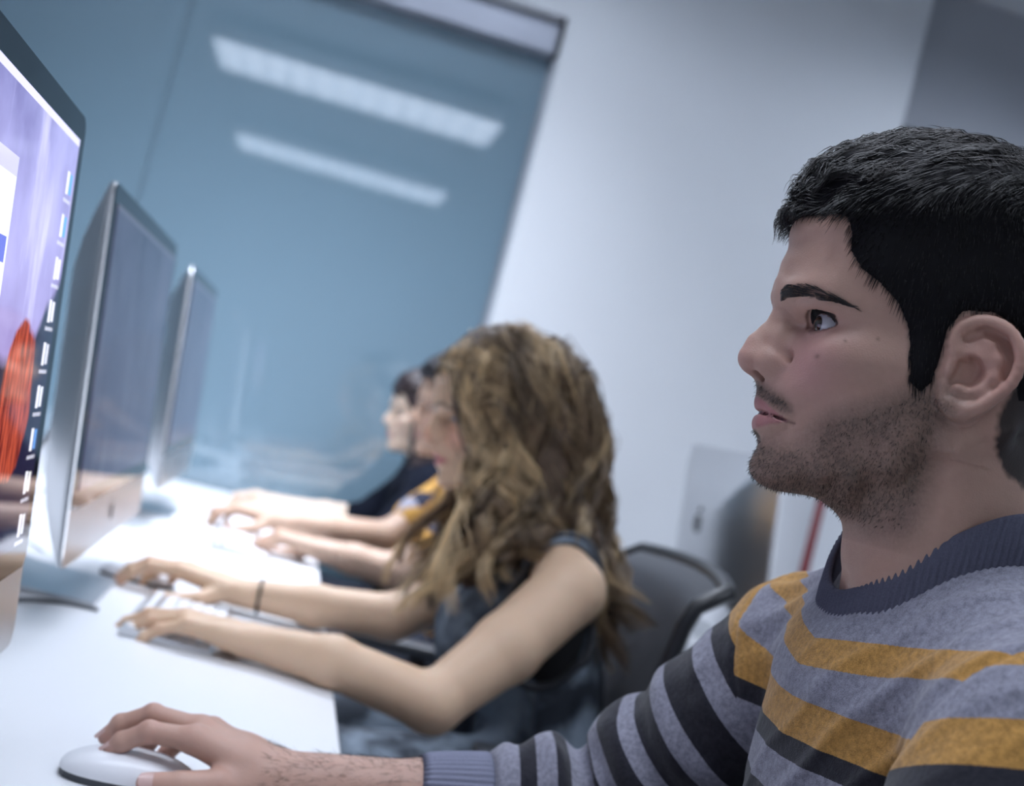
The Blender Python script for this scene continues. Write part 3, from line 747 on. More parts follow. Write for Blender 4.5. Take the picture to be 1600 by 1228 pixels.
def man_skin(P):
    L = w2l(P); s, l, z = L[:, 0], np.abs(L[:, 1]), L[:, 2]
    c = np.tile(np.array([.50, .315, .245]), (len(P), 1)); 
    n1 = vnoise(P, 45, 3, 3)[:, None]; n2 = vnoise(P, 400, 5, 1)[:, None]
    c = c*(1 + .05*n1 + .03*n2)
    def blend(m, col): return c*(1-m[:, None]) + np.array(col)*m[:, None]
    def blob(p, r, st): return st*np.exp(-(((s-p[0])**2 + (l-p[1])**2 + (z-p[2])**2)/(r*r)))
    c = blend(blob((.118, 0, -.030), .014, .35), (.55, .24, .22)); c = blend(blob((.080, .040, -.026), .024, .55), (.56, .27, .27))
    c = blend(blob((-.02, .085, -.005), .03, .35), (.55, .24, .21)); c = blend(blob((.079, .025, -.006), .010, .25), (.30, .17, .18))
    # beard: jaw, chin, moustache
    up = np.interp(s, [-.01, .0185, .04, .062, .078, .09, .11], [-.02, -.022, -.040, -.052, -.066, -.071, -.074])
    m = seg(up - z, -.006, .012)*seg(s, -.014, .004)*(1 - seg(-z, .112, .130)*seg(.06-s, 0, .02)*.9)
    m = m*(1 - .72*seg(s, .060, .078)*seg(z, -.086, -.072)); m = np.where(z < -.128, m*.2, m)
    mo = np.exp(-((z + .0468 + .42*np.maximum(0, l-.004))/.0060)**2)*seg(s, .074, .082)*seg(.030-l, 0, .006)
    chn = np.exp(-((z+.0775)/.0055)**2)*seg(.009-l, 0, .004)*(s > .085)
    spot = .5+.5*vnoise(P, 1100, 9, 1); patch = .84+.16*vnoise(P, 60, 4, 2)
    mm = np.clip(np.maximum(np.maximum(m*.80, mo*1.15), chn*1.2)*(patch)*(.66+.5*spot), 0, .93)
    c = blend(mm, (.046, .038, .026))
    # lips
    lm = seg(.0745-.33*l+z*0, 0, .01)*0
    zu = np.interp(l, [0, .005, .012, .020, .026], [-.0530, -.0518, -.0542, -.0592, -.0640]); zl = np.interp(l, [0, .008, .016, .022, .026], [-.0745, -.0740, -.0712, -.0680, -.0645])
    lm = seg(zu-z, 0, .0012)*seg(z-zl, 0, .0014)*(s > .076)*(l < .0265); c = blend(lm*.85, (.40, .165, .17))
    mlz = np.interp(l, [0, .006, .014, .0225, .0275], [-.0618, -.0620, -.0628, -.0640, -.0655]); c = blend(np.exp(-((z-mlz)/.0011)**2)*(s > .078)*(l < .028)*.7, (.10, .035, .035))  # shade of the mouth crease darkened into the skin colour
    # moles
    for p, r in (((.066, .0555, -.0105), .0010), ((.048, .064, -.005), .0010), ((.079, .0385, -.023), .0012), ((.05, .052, -.05), .0008)):
        c = blend(np.exp(-(((s-p[0])**2 + (z-p[2])**2)/(r*r)))*.6, (.10, .05, .04))
    v = np.c_[s, l, z]-EYE_C; r_ = np.sqrt((v**2).sum(1)); az = np.degrees(np.arctan2(v[:, 1], v[:, 0]+.002)); el = np.degrees(np.arctan2(v[:, 2], np.hypot(v[:, 0]+.002, v[:, 1]))); u = np.clip((az-20)/66., -1, 1)
    upl = 31*(1-np.abs(u)**2.4) + 3*u - 1; c = blend(np.exp(-((el-upl)/9.)**2)*(r_ < EYE_R+.0035)*(np.abs(az-20) < 72)*.85, (.035, .02, .02)); c = blend(np.exp(-((el-(-21*(1-np.abs(u)**2.2) + 3*u - 1))/7.)**2)*(r_ < EYE_R+.003)*(np.abs(az-20) < 68)*.45, (.16, .06, .055))
    c = blend(blob((.083, .031, 0), .0, 0) if False else np.zeros(len(P)), (0, 0, 0))
    # scalp under the hair
    hl = hair_mask(L); c = blend(hl*.95, (.02, .016, .015))
    return np.clip(c, 0, 1)
HAIRLINE = [(.112, .066), (.100, .0665), (.0900, .068), (.0825, .0655), (.0785, .055), (.0765, .044), (.068, .034), (.0560, .0275), (.0420, .0175), (.0330, .004), (.0290, -.012), (.0250, -.027), (.0160, -.032), (.0105, -.024), (.0100, -.006), (.0095, .010), (.004, .0215), (-.012, .0245),
            (-.028, .0190), (-.0350, .006), (-.0345, -.014), (-.031, -.034), (-.0350, -.052), (-.05, -.066), (-.08, -.075), (-.14, -.075), (-.14, .2), (.14, .2)]
def poly_dist(s, z, poly):
    d = np.full(len(s), 1e9); ins = np.zeros(len(s), bool); n = len(poly)
    for i in range(n):
        x1, y1 = poly[i]; x2, y2 = poly[(i+1) % n]; ex, ey = x2-x1, y2-y1
        t = np.clip(((s-x1)*ex + (z-y1)*ey)/(ex*ex+ey*ey), 0, 1); d = np.minimum(d, np.hypot(s-x1-t*ex, z-y1-t*ey))
        c = ((y1 > z) != (y2 > z)) & (s < (x2-x1)*(z-y1)/((y2-y1) if y2 != y1 else 1e-9) + x1); ins ^= c
    return np.where(ins, d, -d)
def hair_mask(L):
    d = poly_dist(L[:, 0], L[:, 2], HAIRLINE); d = d + .0012*vnoise(L, 350, 2, 1); return np.clip(d/.004 + .3, 0, 1)
MB_HEAD = pmesh('body', HV, HFc, M_SKIN, MAN, attrs={'col': man_skin(HV)})
print('skin', __import__('time').time()-t0)

# eyes
def eyeball(parent, C_, fwd, left, up_, r, iris, name='eyeball'):
    fwd = np.array(fwd, float); fwd /= np.linalg.norm(fwd); up_ = np.array(up_, float); up_ -= fwd*(up_@fwd); up_ /= np.linalg.norm(up_); lf = np.cross(up_, fwd)
    nu, nv = 40, 40; V = []; Cc = []
    for i in range(nu+1):
        th = math.pi*(i/nu)**1.4
        for j in range(nv):
            ph = 2*math.pi*j/nv; rr = r*(1 + .045*math.exp(-(th/.42)**4))
            V.append(C_ + rr*(fwd*math.cos(th) + (lf*math.cos(ph) + up_*math.sin(ph))*math.sin(th)))
            if th < .17: c = (.005, .005, .006)
            elif th < .46: f_ = .8+.2*math.sin(ph*23); c = tuple(x*f_*(1.0 if th < .41 else .35) for x in iris)
            else: c = (.50, .49, .52) if th < 1.2 else (.46, .34, .33)
            Cc.append(c)
    Fq = [(i*nv+j, i*nv+(j+1) % nv, (i+1)*nv+(j+1) % nv, (i+1)*nv+j) for i in range(nu) for j in range(nv)]
    return pmesh(name, np.array(V), np.array(Fq), M_EYE, parent, attrs={'col': np.array(Cc)})
M_EYE = vcol_mat('eye', .06, 0, 0, 100, .6); M_EYE.node_tree.nodes['Principled BSDF'].inputs['Coat Weight'].default_value = .6
gz = l2w([1, .30, -.06]) - MAN_O
for sgn in (1, -1):
    eyeball(MAN, l2w([EYE_C[0], EYE_C[1]*sgn, EYE_C[2]]), gz, None, MAN_U, EYE_R-.0003, (.055, .030, .018), 'eyeball')

# eyebrows, lashes and stubble as fine hairs
def project(fn, P, target, it=3, e=.0008):
    for _ in range(it):
        d, G = grad(fn, P.astype(np.float32), e); g2 = (G*G).sum(1)+1e-6; P = P - G*np.clip((d-target)/g2, -.01, .01)[:, None]
    return P, G/np.sqrt(g2)[:, None]
def brow_pts(n, path, halfw, head, L2W, sgn, lng, rg, R_=None):
    R_ = MAN_R if R_ is None else R_
    t = rg.random(n); X = np.array(path); ii = t*(len(X)-1); i0 = np.minimum(ii.astype(int), len(X)-2); f_ = (ii-i0)[:, None]; p = X[i0]*(1-f_) + X[i0+1]*f_
    hw = np.interp(t, [0, .15, .6, 1], [halfw*.75, halfw, halfw*.9, halfw*.25]); v = (rg.random(n)*2-1); p[:, 2] += v*hw
    p[:, 1] *= sgn; an = np.clip(np.abs(p[:, 1])/.055, 0, 1)*1.25; p[:, 0] += .010*np.cos(an); p[:, 1] += .010*np.sin(an)*sgn; Wp = L2W(p); Wp, Nn = project(head, Wp, .0003, 10)
    dirl = np.c_[-.85+.0*t, sgn*(.7+0*t), .55-.9*t - .5*v*.6]; D = dirl@R_.T; ln = lng*(.6+.6*rg.random(n)); K = 5; out = [Wp]; q = Wp
    for k in range(1, K):
        T = D - Nn*(D*Nn).sum(1)[:, None]; T /= np.linalg.norm(T, axis=1)[:, None]; q = q + T*(ln/(K-1))[:, None]; q, Nn = project(head, q, .0003+.0012*math.sin(k/(K-1)*2.2), 2); out.append(q)
    return np.stack(out, 1)
rg = np.random.default_rng(5)
for sgn in (1, -1):
    P_ = brow_pts(560, [(.0992, .0150, .0115), (.0975, .0200, .0138), (.0945, .0260, .0145), (.0870, .0370, .0160), (.0770, .0465, .0140), (.0670, .0530, .0110)], .0058, man_head, l2w, sgn, .0085, rg)
    V, Fq, _c = strands(P_, 3, np.full(len(P_), .00018), np.array([1, 1, .9, .6, .15])); pmesh('eyebrow', V, Fq, M_HAIR, MAN, attrs={'col': np.tile([.024, .019, .018], (len(V), 1))})
    # lashes
    n = 90; P_ = []
    for k in range(n):
        uu = -0.95+1.9*k/(n-1); azd = math.radians(20+62*uu); eld = math.radians(31*(1-abs(uu)**2.4)+3*uu-1); r_ = EYE_R+.0012
        dv = np.array([math.cos(eld)*math.cos(azd), math.cos(eld)*math.sin(azd), math.sin(eld)]); p = EYE_C + dv*r_ + np.array([-.001, 0, 0])
        ln = .0075*(1-.35*abs(uu)); o = []
        for q in range(5):
            f2 = q/4; o.append(p + np.array([dv[0]*.8+.25, dv[1]*1.1, .10+.75*f2])*ln*f2)
        o = np.array(o); o[:, 1] *= sgn; P_.append(l2w(o))
    V, Fq, _c = strands(np.array(P_), 3, np.full(n, .00016), np.array([1, 1, .8, .5, .1])); pmesh('eyelashes', V, Fq, M_HAIR, MAN, attrs={'col': np.tile([.012, .010, .010], (len(V), 1))})

# hair: cap of volume following the skull, then thousands of locks lying over it
def hair_thick(L):
    s, l, z = L[:, 0], np.abs(L[:, 1]), L[:, 2]
    d = poly_dist(s, z, HAIRLINE)
    top = seg(z - .38*np.maximum(0, l-.03) + .12*s*0, .048, .105)
    th = .0035 + .0085*top + .006*top*seg(s, .03, .09)
    th = th*(1 - .5*seg(-s, .04, .09)) + .002*seg(-s, .03, .08)
    return th*np.clip(d/.010 + .15, 0, 1), d
M_CAP = mat('hair mass', (.006, .0055, .007), .7, spec=.15, noise=.3, nscale=300)
def man_cap(P):
    L = w2l(P).astype(np.float32); d0 = head_core(L); th, dl = hair_thick(L)
    n = vnoise(L*np.array([.55, 1.6, 1.6]), 110, 8, 2)
    e = d0 - th*.80 - .0016*n*seg(th, .003, .012)
    return np.maximum(e, -(dl-.0012)*.9)
CV, CF = sdf_mesh(man_cap, [.24, .62, 1.10], [.56, .92, 1.37], .0022)
HAIR = pmesh('hair', CV, CF, M_CAP, MAN)
def man_hair_strands():
    rg = np.random.default_rng(3); out = []; rad = []
    n = 60000; dirs = rg.normal(size=(n, 3)); dirs /= np.linalg.norm(dirs, axis=1)[:, None]
    L = np.array([.0, 0, .03]) + dirs*.10
    fn = lambda Q: head_core(Q.astype(np.float32))
    L, Nn = project(fn, L, 0.0, 5)
    th, dl = hair_thick(L); ok = (dl > .0004) & (np.abs(L[:, 2]) < .2); L, Nn, th, dl = L[ok], Nn[ok], th[ok], dl[ok]
    top = seg(th, .006, .013); keep = rg.random(len(L)) < (.30 + .45*top); L, Nn, th, dl, top = L[keep], Nn[keep], th[keep], dl[keep], top[keep]
    n = len(L); K = 8
    ln = .008 + .036*top + .016*top*seg(L[:, 0], .0, .09); ln *= .7+.6*rg.random(n)
    side = np.sign(L[:, 1])
    clump = vnoise(L, 70, 21, 2); cl2 = vnoise(L, 130, 33, 1)
    # flow: on top combed forward with a sweep, on the sides down and back
    Ft = np.c_[np.full(n, 1.0), .55*clump + .30, .05 + .45*cl2]; Fs = np.c_[-.15 + .45*seg(L[:, 0], .02, .07) + .15*clump, 0*side, np.full(n, -1.0)]
    Fb = np.c_[np.full(n, -.2), .2*clump, np.full(n, -1.0)]
    D = Ft*top[:, None] + Fs*(1-top)[:, None]; bk = seg(-L[:, 0], .03, .08)[:, None]; D = D*(1-bk) + Fb*bk
    p = L.copy(); P_ = [p + Nn*.0005]; tgt = th*(.60+.50*rg.random(n)) + .0030*top*np.maximum(0, vnoise(L*np.array([.6, 1.3, 1]), 95, 61, 1)+.2)
    for k in range(1, K):
        f2 = k/(K-1); Dk = D + .35*np.c_[vnoise(p, 90, 5, 1), vnoise(p, 90, 6, 1), vnoise(p, 90, 7, 1)]*top[:, None]*1.3 + Nn*(.5*(1-f2)*top)[:, None]
        Dk /= np.linalg.norm(Dk, axis=1)[:, None]; p = p + Dk*(ln/(K-1))[:, None]
        p, Nn = project(fn, p, tgt*min(1, .25+f2*1.3) + np.where(top > .3, .0012*np.sin(f2*5+clump*6), 0), 1)
        P_.append(p.copy())
    P_ = np.stack(P_, 1); bad = ~np.isfinite(P_).all((1, 2)); P_ = P_[~bad]; top = top[~bad]
    W = l2w(P_.reshape(-1, 3)).reshape(P_.shape)
    br = rg.random(len(W)); col = (np.array([.0035, .003, .0035])[None]*(1-top[:, None]) + np.array([.0065, .0055, .006])[None]*top[:, None])*(1+1.2*br[:, None]**3) + np.array([.060, .050, .048])[None]*(np.clip(vnoise(L[~bad]*np.array([.45, 1.6, 1.3]), 130, 71, 1)*2.2-.25, 0, 1)*(.4+.6*br))[:, None]*top[:, None]  # sheen of the top hair put into strand colour as lighter streaks
    return W, .00018+.00030*top*rg.random(len(W)), col
W_, rr_, cc_ = man_hair_strands()
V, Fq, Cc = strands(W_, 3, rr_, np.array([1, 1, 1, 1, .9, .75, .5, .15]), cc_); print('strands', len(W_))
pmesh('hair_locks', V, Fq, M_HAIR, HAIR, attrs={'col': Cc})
def stubble():
    rg = np.random.default_rng(9); P = HV[rg.integers(0, len(HV), 42000)]; c = man_skin(P); dark = c.sum(1)
    L = w2l(P); ok = (dark < .55) & (hair_mask(L) < .05) & (L[:, 2] < -.03) & (np.abs(L[:, 1]) > 0) & (L[:, 0] < .115)
    P = P[ok][:14000]; d, G = grad(man_head, P, .0008); Nn = G/np.linalg.norm(G, axis=1)[:, None]
    D = Nn*.7 + np.array([0, 0, -.8])*1.0 + rg.normal(size=P.shape)*.25; D /= np.linalg.norm(D, axis=1)[:, None]
    K = 3; ln = .0022*(.5+rg.random(len(P))); out = np.stack([P + D*(ln*k/2)[:, None] for k in range(K)], 1)
    V, Fq, _ = strands(out, 3, np.full(len(P), .00013), np.array([1, .8, .2])); pmesh('beard_stubble', V, Fq, M_HAIR, MAN, attrs={'col': np.tile([.02, .016, .014], (len(V), 1))})
stubble()
print('man head total', __import__('time').time()-t0)
# ------------------------------------------------------------------ the near man: hands, arms, sweater
def hand_joints(W, fingers, thumb, nrm, S=1.0, fr=1.0):
    W = np.array(W, float); nrm = np.array(nrm, float); mid = np.array(fingers[1][0], float); d = mid-W; d /= np.linalg.norm(d); nrm -= d*(nrm@d); nrm /= np.linalg.norm(nrm)
    s = np.array(fingers[0][0], float)-np.array(fingers[3][0], float); s -= d*(s@d); s /= np.linalg.norm(s)
    R = [(.0098, .0085, .0077, .0066), (.0100, .0086, .0078, .0067), (.0094, .0081, .0074, .0063), (.0084, .0071, .0065, .0057)]; ops = []
    for i, f in enumerate(fingers):
        K = np.array(f[0], float); k = W + d*.014 + s*(.016-.0105*i)
        ops.append(('p', [k, (k+K)/2 + nrm*.001, K], [.0130*S, .0135*S, .0118*S*fr])); ops.append(('f', [np.array(q, float) for q in f], [r*S*fr for r in R[i]]))
    ops.append(('t', [np.array(q, float) for q in thumb], [.0150*S, .0122*S*fr, .0104*S*fr, .0084*S*fr])); ops.append(('w', [W-d*.012, W+d*.03], [.02, .02]))
    return ops, (W, d, nrm, s, S)
MH = hand_joints((.070, 1.036, .7555), [
    [(-.004, 1.028, .7775), (-.0405, 1.031, .7755), (-.0590, 1.034, .7625), (-.0665, 1.0355, .7535)],
    [(-.001, 1.049, .7805), (-.0420, 1.054, .7830), (-.0650, 1.058, .7690), (-.0740, 1.060, .7560)],
    [(.007, 1.068, .7760), (-.0300, 1.077, .7720), (-.0410, 1.079, .7540), (-.0430, 1.077, .7410)],
    [(.016, 1.084, .7660), (-.0120, 1.094, .7580), (-.0240, 1.096, .7430), (-.0300, 1.094, .7370)]],
    [(.052, 1.020, .7520), (.022, 1.006, .7530), (-.006, .999, .7495), (-.031, .9995, .7455)], (0, -.10, 1))
ML = hand_ops((.085, .615, .752), (-1, .05, 0), (0, 0, 1), 1, [(8, 22, 22, 15), (2, 24, 22, 15), (-4, 26, 22, 15), (-10, 30, 22, 15)])
M_ARM_R = [(.440, .925, .965), (.345, 1.020, .800), (.19, 1.038, .765), (.070, 1.036, .7555)]
M_ARM_L = [(.432, .606, .978), (.352, .545, .790), (.24, .575, .765), (.085, .615, .752)]
def arm_r(P, X): return rchain(P, X, [.047, .040, .031, .0235], .01)
def man_fore(P): return smin(rchain(P, M_ARM_R[1:], [.035, .0310, .0255], .01), hand_sdf(P, MH), .012)
def man_fore_l(P): return smin(rchain(P, M_ARM_L[1:], [.041, .0320, .0245], .01), hand_sdf(P, ML), .012)
def man_torso(P):
    q = P*np.array([1, .60, 1]) + np.array([0, .765*.40, 0])
    d = rchain(q, [(.452, .765, .975), (.475, .765, .80), (.500, .765, .55)], [.092, .100, .100], .02)
    for sy, sh in ((1, M_ARM_R[0]), (-1, M_ARM_L[0])):
        d = smin(d, rchain(P, [(.455, .765+.035*sy, 1.030), sh], [.036, .050], .01), .05)
        d = smin(d, arm_r(P, [sh, (M_ARM_R if sy > 0 else M_ARM_L)[1], (M_ARM_R if sy > 0 else M_ARM_L)[2], (M_ARM_R if sy > 0 else M_ARM_L)[3]]), .03)
    return d
def man_legs(P, grow=0.0):
    d = rchain(P, [(.50, .765, .58), (.50, .765, .50)], [.13, .14])
    for sy in (-1, 1):
        d = smin(d, rchain(P, [(.48, .765+.09*sy, .50), (.06, .765+.12*sy, .50), (.05, .765+.12*sy, .10)], [.085, .060, .042], .02), .03)
    return d - grow
hv, hf = sdf_mesh(man_fore, [-.10, .95, .715], [.37, 1.12, .84], .0016)
h2, hf2 = sdf_mesh(man_fore_l, [-.13, .45, .70], [.45, .70, .84], .003)
tv, tf = sdf_mesh(lambda P: np.maximum(man_torso(P)+.020, P[:, 2]-1.030), [.25, .40, .45], [.66, 1.14, 1.07], .008)
def hand_skin(P, hand, base=(.50, .31, .24)):
    c = np.tile(np.array(base), (len(P), 1))*(1+.05*vnoise(P, 60, 3, 3)[:, None]); r = hand_red(P, hand)[:, None]*.45; return c*(1-r) + np.array([.52, .22, .19])*r
def join(parts):
    V = []; Fq = []; C = []; o = 0
    for v, f, c in parts: V.append(v); Fq.append(f+o); C.append(c); o += len(v)
    return np.concatenate(V), np.concatenate(Fq), np.concatenate(C)
old = MB_HEAD
V, Fq, C_ = join([(HV, HFc, man_skin(HV)), (hv, hf, hand_skin(hv, MH)), (h2, hf2, hand_skin(h2, ML)), (tv, tf, np.tile([.5, .31, .24], (len(tv), 1)))])
bpy.data.objects.remove(old); pmesh('body', V, Fq, M_SKIN, MAN, attrs={'col': C_})
add_nails(MAN, MH, M_NAIL)
# arm hair
def arm_hair():
    rg = np.random.default_rng(4); P = hv[rg.integers(0, len(hv), 9000)]; P = P[(P[:, 0] > .055) & (P[:, 0] < .2)][:1500]
    d, G = grad(man_fore, P, .001); Nn = G/np.linalg.norm(G, axis=1)[:, None]; ok = Nn[:, 2] > -.3; P, Nn = P[ok], Nn[ok]
    D = Nn*.35 + np.array([-.8, .1, -.5]) + rg.normal(size=P.shape)*.35; D -= Nn*np.minimum(0, (D*Nn).sum(1)-.25)[:, None]; D /= np.linalg.norm(D, axis=1)[:, None]; ln = .009*(.5+rg.random(len(P)))
    out = np.stack([P + D*(ln*k/4)[:, None] - Nn*(.0010*(k/4)**2) for k in range(5)], 1)
    V, Fq, _ = strands(out, 3, np.full(len(P), .00010), np.array([1, 1, .8, .5, .1])); pmesh('arm_hair', V, Fq, M_HAIR, MAN, attrs={'col': np.tile([.03, .02, .015], (len(V), 1))})
arm_hair()

def arm_coord(P, X):
    best = np.full(len(P), 1e9); out = np.zeros(len(P)); acc = 0
    for i in range(len(X)-1):
        a = np.array(X[i]); b_ = np.array(X[i+1]); ba = b_-a; L_ = np.linalg.norm(ba); t = np.clip(((P-a)@ba)/(L_*L_), 0, 1); d = np.linalg.norm(P-a-t[:, None]*ba, axis=1)
        m = d < best; best[m] = d[m]; out[m] = acc + t[m]*L_; acc += L_
    return out, best
def sweater(P, cutneck=True):
    P = P.astype(np.float32)
    q = P*np.array([1, .76, 1], np.float32) + np.array([0, .765*.24, 0], np.float32)
    d = rchain(q, [(.448, .765, .972), (.470, .765, .80), (.500, .765, .60)], [.094, .112, .118], .02)
    yk = rchain(P, [(.462, .80, 1.045), (.462, .73, 1.045)], [.054, .054]); d = smin(d, yk, .04)
    sl = None
    for sy, X in ((1, M_ARM_R), (-1, M_ARM_L)):
        d = smin(d, rchain(P, [(.460, .765+.05*sy, 1.030), X[0]], [.050, .064], .01), .032)
        a = rchain(P, X[:3], [.068, .058, .0365], .012)
        c, _b = arm_coord(P, X)
        if sy > 0:   # sleeve pushed up: bunched folds round the elbow
            ph = c*128 + 2.4*vnoise(P, 16, 4, 2) + (P[:, 0]-.3)*25*np.sign(P[:, 2]-.8)*0
            amp = .0095*np.exp(-((c-.215)/.085)**2) + .0022*np.exp(-((c-.36)/.05)**2) + .0012
            a = a - amp*(np.sin(ph)*.7 + .5*np.sin(ph*.53+1.7)) - .0015*vnoise(P, 45, 7, 2)
            wr = rcone(P, X[2], X[3], .0365, .0365); end = (P-np.array(X[2]))@((np.array(X[3])-np.array(X[2]))/np.linalg.norm(np.array(X[3])-np.array(X[2])))
            a = smax(a, end+.050, .003)
        else:
            a = a - .0035*np.sin(c*60 + 3*vnoise(P, 12, 5, 2))*seg(c, .04, .2)
            end = (P-np.array(X[2]))@((np.array(X[3])-np.array(X[2]))/np.linalg.norm(np.array(X[3])-np.array(X[2]))); a = smax(a, end+.0, .003)
        sl = a if sl is None else np.minimum(sl, a)
    # crease where each sleeve meets the body
    d2 = smin(d, sl, .009)
    # folds running from the near armpit up to the neck, and soft drape
    u = (P[:, 1]-.66)*1.0 + (P[:, 2]-.95)*.85; fr = seg(.50-P[:, 0], .0, .08)*seg(P[:, 2], .80, .90)
    f1 = np.sin(u*150 + 2.2*vnoise(P, 14, 9, 2))*.5 + .5; f1 = f1**3
    d2 = d2 - .0030*f1*fr*np.exp(-((u-.035)/.085)**2) - .0020*vnoise(P, 18, 12, 2)
    # shoulder drape near far shoulder
    f2 = np.sin((P[:, 0]*.6+P[:, 2]+P[:, 1]*.5)*170 + 2*vnoise(P, 15, 3, 1)); d2 = d2 - .0024*f2*np.exp(-(((P-np.array([.40, .88, 1.02]))**2).sum(1))/(.055**2))
    # neck opening
    Ln = w2l(P); cut = (P[:, 2] - (1.030 + (P[:, 0]-.384)*.42)); rad = np.sqrt(((P[:, 0]-.458)/.086)**2 + ((P[:, 1]-.765)/.082)**2)-1
    if cutneck: d2 = smax(d2, -np.maximum(rad*.07, -(cut+.02)), .004)
    # hollow shell so the hem and cuffs are open
    return d2
SV, SF = sdf_mesh(sweater, [.20, .42, .52], [.66, 1.13, 1.14], .0029)
cR, bR = arm_coord(SV, M_ARM_R); cL, bL = arm_coord(SV, M_ARM_L)
# which knit piece a point belongs to: signed distance to the shoulder seams
def seam(P, X, sy):
    a = np.array(X[0]); n = np.array([-.10, .93*sy, -.38]); n /= np.linalg.norm(n); return (P-a)@n + .006
mR = seam(SV, M_ARM_R, 1); mL = seam(SV, M_ARM_L, -1)
side = np.clip(SV[:, 1]-.765, -1, 1)
mR = np.where(bR < .10, mR, -.05); mL = np.where(bL < .10, mL, -.05)
zt = SV[:, 2] - np.interp(SV[:, 2], [.94, .965, .985, 1.0], [.05, .05, .14, .20])*np.abs(SV[:, 1]-.755) - .05*np.maximum(0, SV[:, 0]-.42)
zl = SV[:, 2] + .40*(SV[:, 1]-.62)
ttl = sum(np.linalg.norm(np.array(M_ARM_R[i+1])-np.array(M_ARM_R[i])) for i in range(2))
m_knit, t, p = nt('striped knit')
GREY = (.245, .245, .300); ORG = (.46, .245, .065); BLK = (.020, .020, .028)
def ramp_node(val, stops, scale=1.0, off=0.0):
    mr = N(t, 'ShaderNodeMath', operation='MULTIPLY_ADD'); mr.inputs[1].default_value = scale; mr.inputs[2].default_value = off; t.links.new(val, mr.inputs[0])
    cr = N(t, 'ShaderNodeValToRGB'); cr.color_ramp.interpolation = 'CONSTANT'; e = cr.color_ramp.elements
    while len(e) > 1: e.remove(e[-1])
    e[0].position = 0; e[0].color = (*stops[0][1], 1)
    for x, c in stops[1:]:
        k = e.new(x*scale+off); k.color = (*c, 1)
    t.links.new(mr.outputs[0], cr.inputs[0]); return cr.outputs[0]
def attr(nm): return N(t, 'ShaderNodeAttribute', attribute_name=nm).outputs['Fac']
tc = N(t, 'ShaderNodeTexCoord')
nzf = N(t, 'ShaderNodeTexNoise'); nzf.inputs['Scale'].default_value = 900; t.links.new(tc.outputs['Object'], nzf.inputs[0])
def jit(v, amt=.0012):
    n = N(t, 'ShaderNodeMath', operation='MULTIPLY_ADD'); n.inputs[1].default_value = amt; t.links.new(nzf.outputs['Fac'], n.inputs[0]); t.links.new(v, n.inputs[2]); return n.outputs[0]
tz = [(0, GREY), (.700, BLK), (.722, GREY), (.744, ORG), (.770, GREY), (.79, BLK), (.812, GREY), (.838, BLK), (.858, GREY), (.878, BLK), (.898, GREY), (.9225, BLK), (.937, ORG), (.962, GREY), (.982, ORG), (1.0, GREY)]
c_t = ramp_node(jit(attr('zt')), tz, 1.9, -1.14 if False else -1.0)
c_l = ramp_node(jit(attr('zl')), [(0, GREY), (.80, BLK), (.826, GREY), (.85, BLK), (.876, GREY), (.904, BLK), (.955, ORG), (.981, GREY), (1.014, ORG), (1.044, GREY)], 1.9, -1.0)
sl = [0, .025, .043, .063, .094, .112, .135, .150, .168, .185, .200, .215, .232, .253, .265, .281, .293]
cs = [ORG, BLK, GREY, BLK, GREY, BLK, GREY, BLK, GREY, BLK, GREY, BLK, GREY, BLK, GREY, BLK, GREY]
c_r = ramp_node(jit(attr('ar')), [(a, c) for a, c in zip(sl, cs)], 2.0, 0)
def mixc(f, a, b_):
    n = N(t, 'ShaderNodeMix', data_type='RGBA'); t.links.new(f, n.inputs[0]); t.links.new(a, n.inputs[6]); t.links.new(b_, n.inputs[7]); return n.outputs[2]
def gt0(v):
    n = N(t, 'ShaderNodeMath', operation='GREATER_THAN'); t.links.new(v, n.inputs[0]); n.inputs[1].default_value = 0; return n.outputs[0]
col = mixc(gt0(attr('mR')), c_t, c_r); col = mixc(gt0(attr('mL')), col, c_l)
# heathered yarn
nh = N(t, 'ShaderNodeTexNoise'); nh.inputs['Scale'].default_value = 1500; nh.inputs['Detail'].default_value = 2; t.links.new(tc.outputs['Object'], nh.inputs[0])
nh2 = N(t, 'ShaderNodeTexNoise'); nh2.inputs['Scale'].default_value = 260; nh2.inputs['Detail'].default_value = 4; t.links.new(tc.outputs['Object'], nh2.inputs[0])
ad = N(t, 'ShaderNodeMath', operation='ADD'); t.links.new(nh.outputs['Fac'], ad.inputs[0]); t.links.new(nh2.outputs['Fac'], ad.inputs[1])
mr = N(t, 'ShaderNodeMapRange'); mr.inputs[1].default_value = .7; mr.inputs[2].default_value = 1.3; mr.inputs[3].default_value = .62; mr.inputs[4].default_value = 1.38; t.links.new(ad.outputs[0], mr.inputs[0])
ml = N(t, 'ShaderNodeMix', data_type='RGBA', blend_type='MULTIPLY'); ml.inputs[0].default_value = 1; t.links.new(col, ml.inputs[6]); t.links.new(mr.outputs[0], ml.inputs[7])
# seam line
def nearz(v, w_):
    a = N(t, 'ShaderNodeMath', operation='ABSOLUTE'); t.links.new(v, a.inputs[0]); b2 = N(t, 'ShaderNodeMath', operation='LESS_THAN'); t.links.new(a.outputs[0], b2.inputs[0]); b2.inputs[1].default_value = w_; return b2.outputs[0]
t.links.new(ml.outputs[2], p.inputs['Base Color'])
p.inputs['Roughness'].default_value = .95; p.inputs['Specular IOR Level'].default_value = .15; p.inputs['Sheen Weight'].default_value = .25; p.inputs['Sheen Roughness'].default_value = .5
bp = N(t, 'ShaderNodeBump'); bp.inputs['Strength'].default_value = .5; bp.inputs['Distance'].default_value = .0012; t.links.new(ad.outputs[0], bp.inputs['Height']); t.links.new(bp.outputs['Normal'], p.inputs['Normal'])
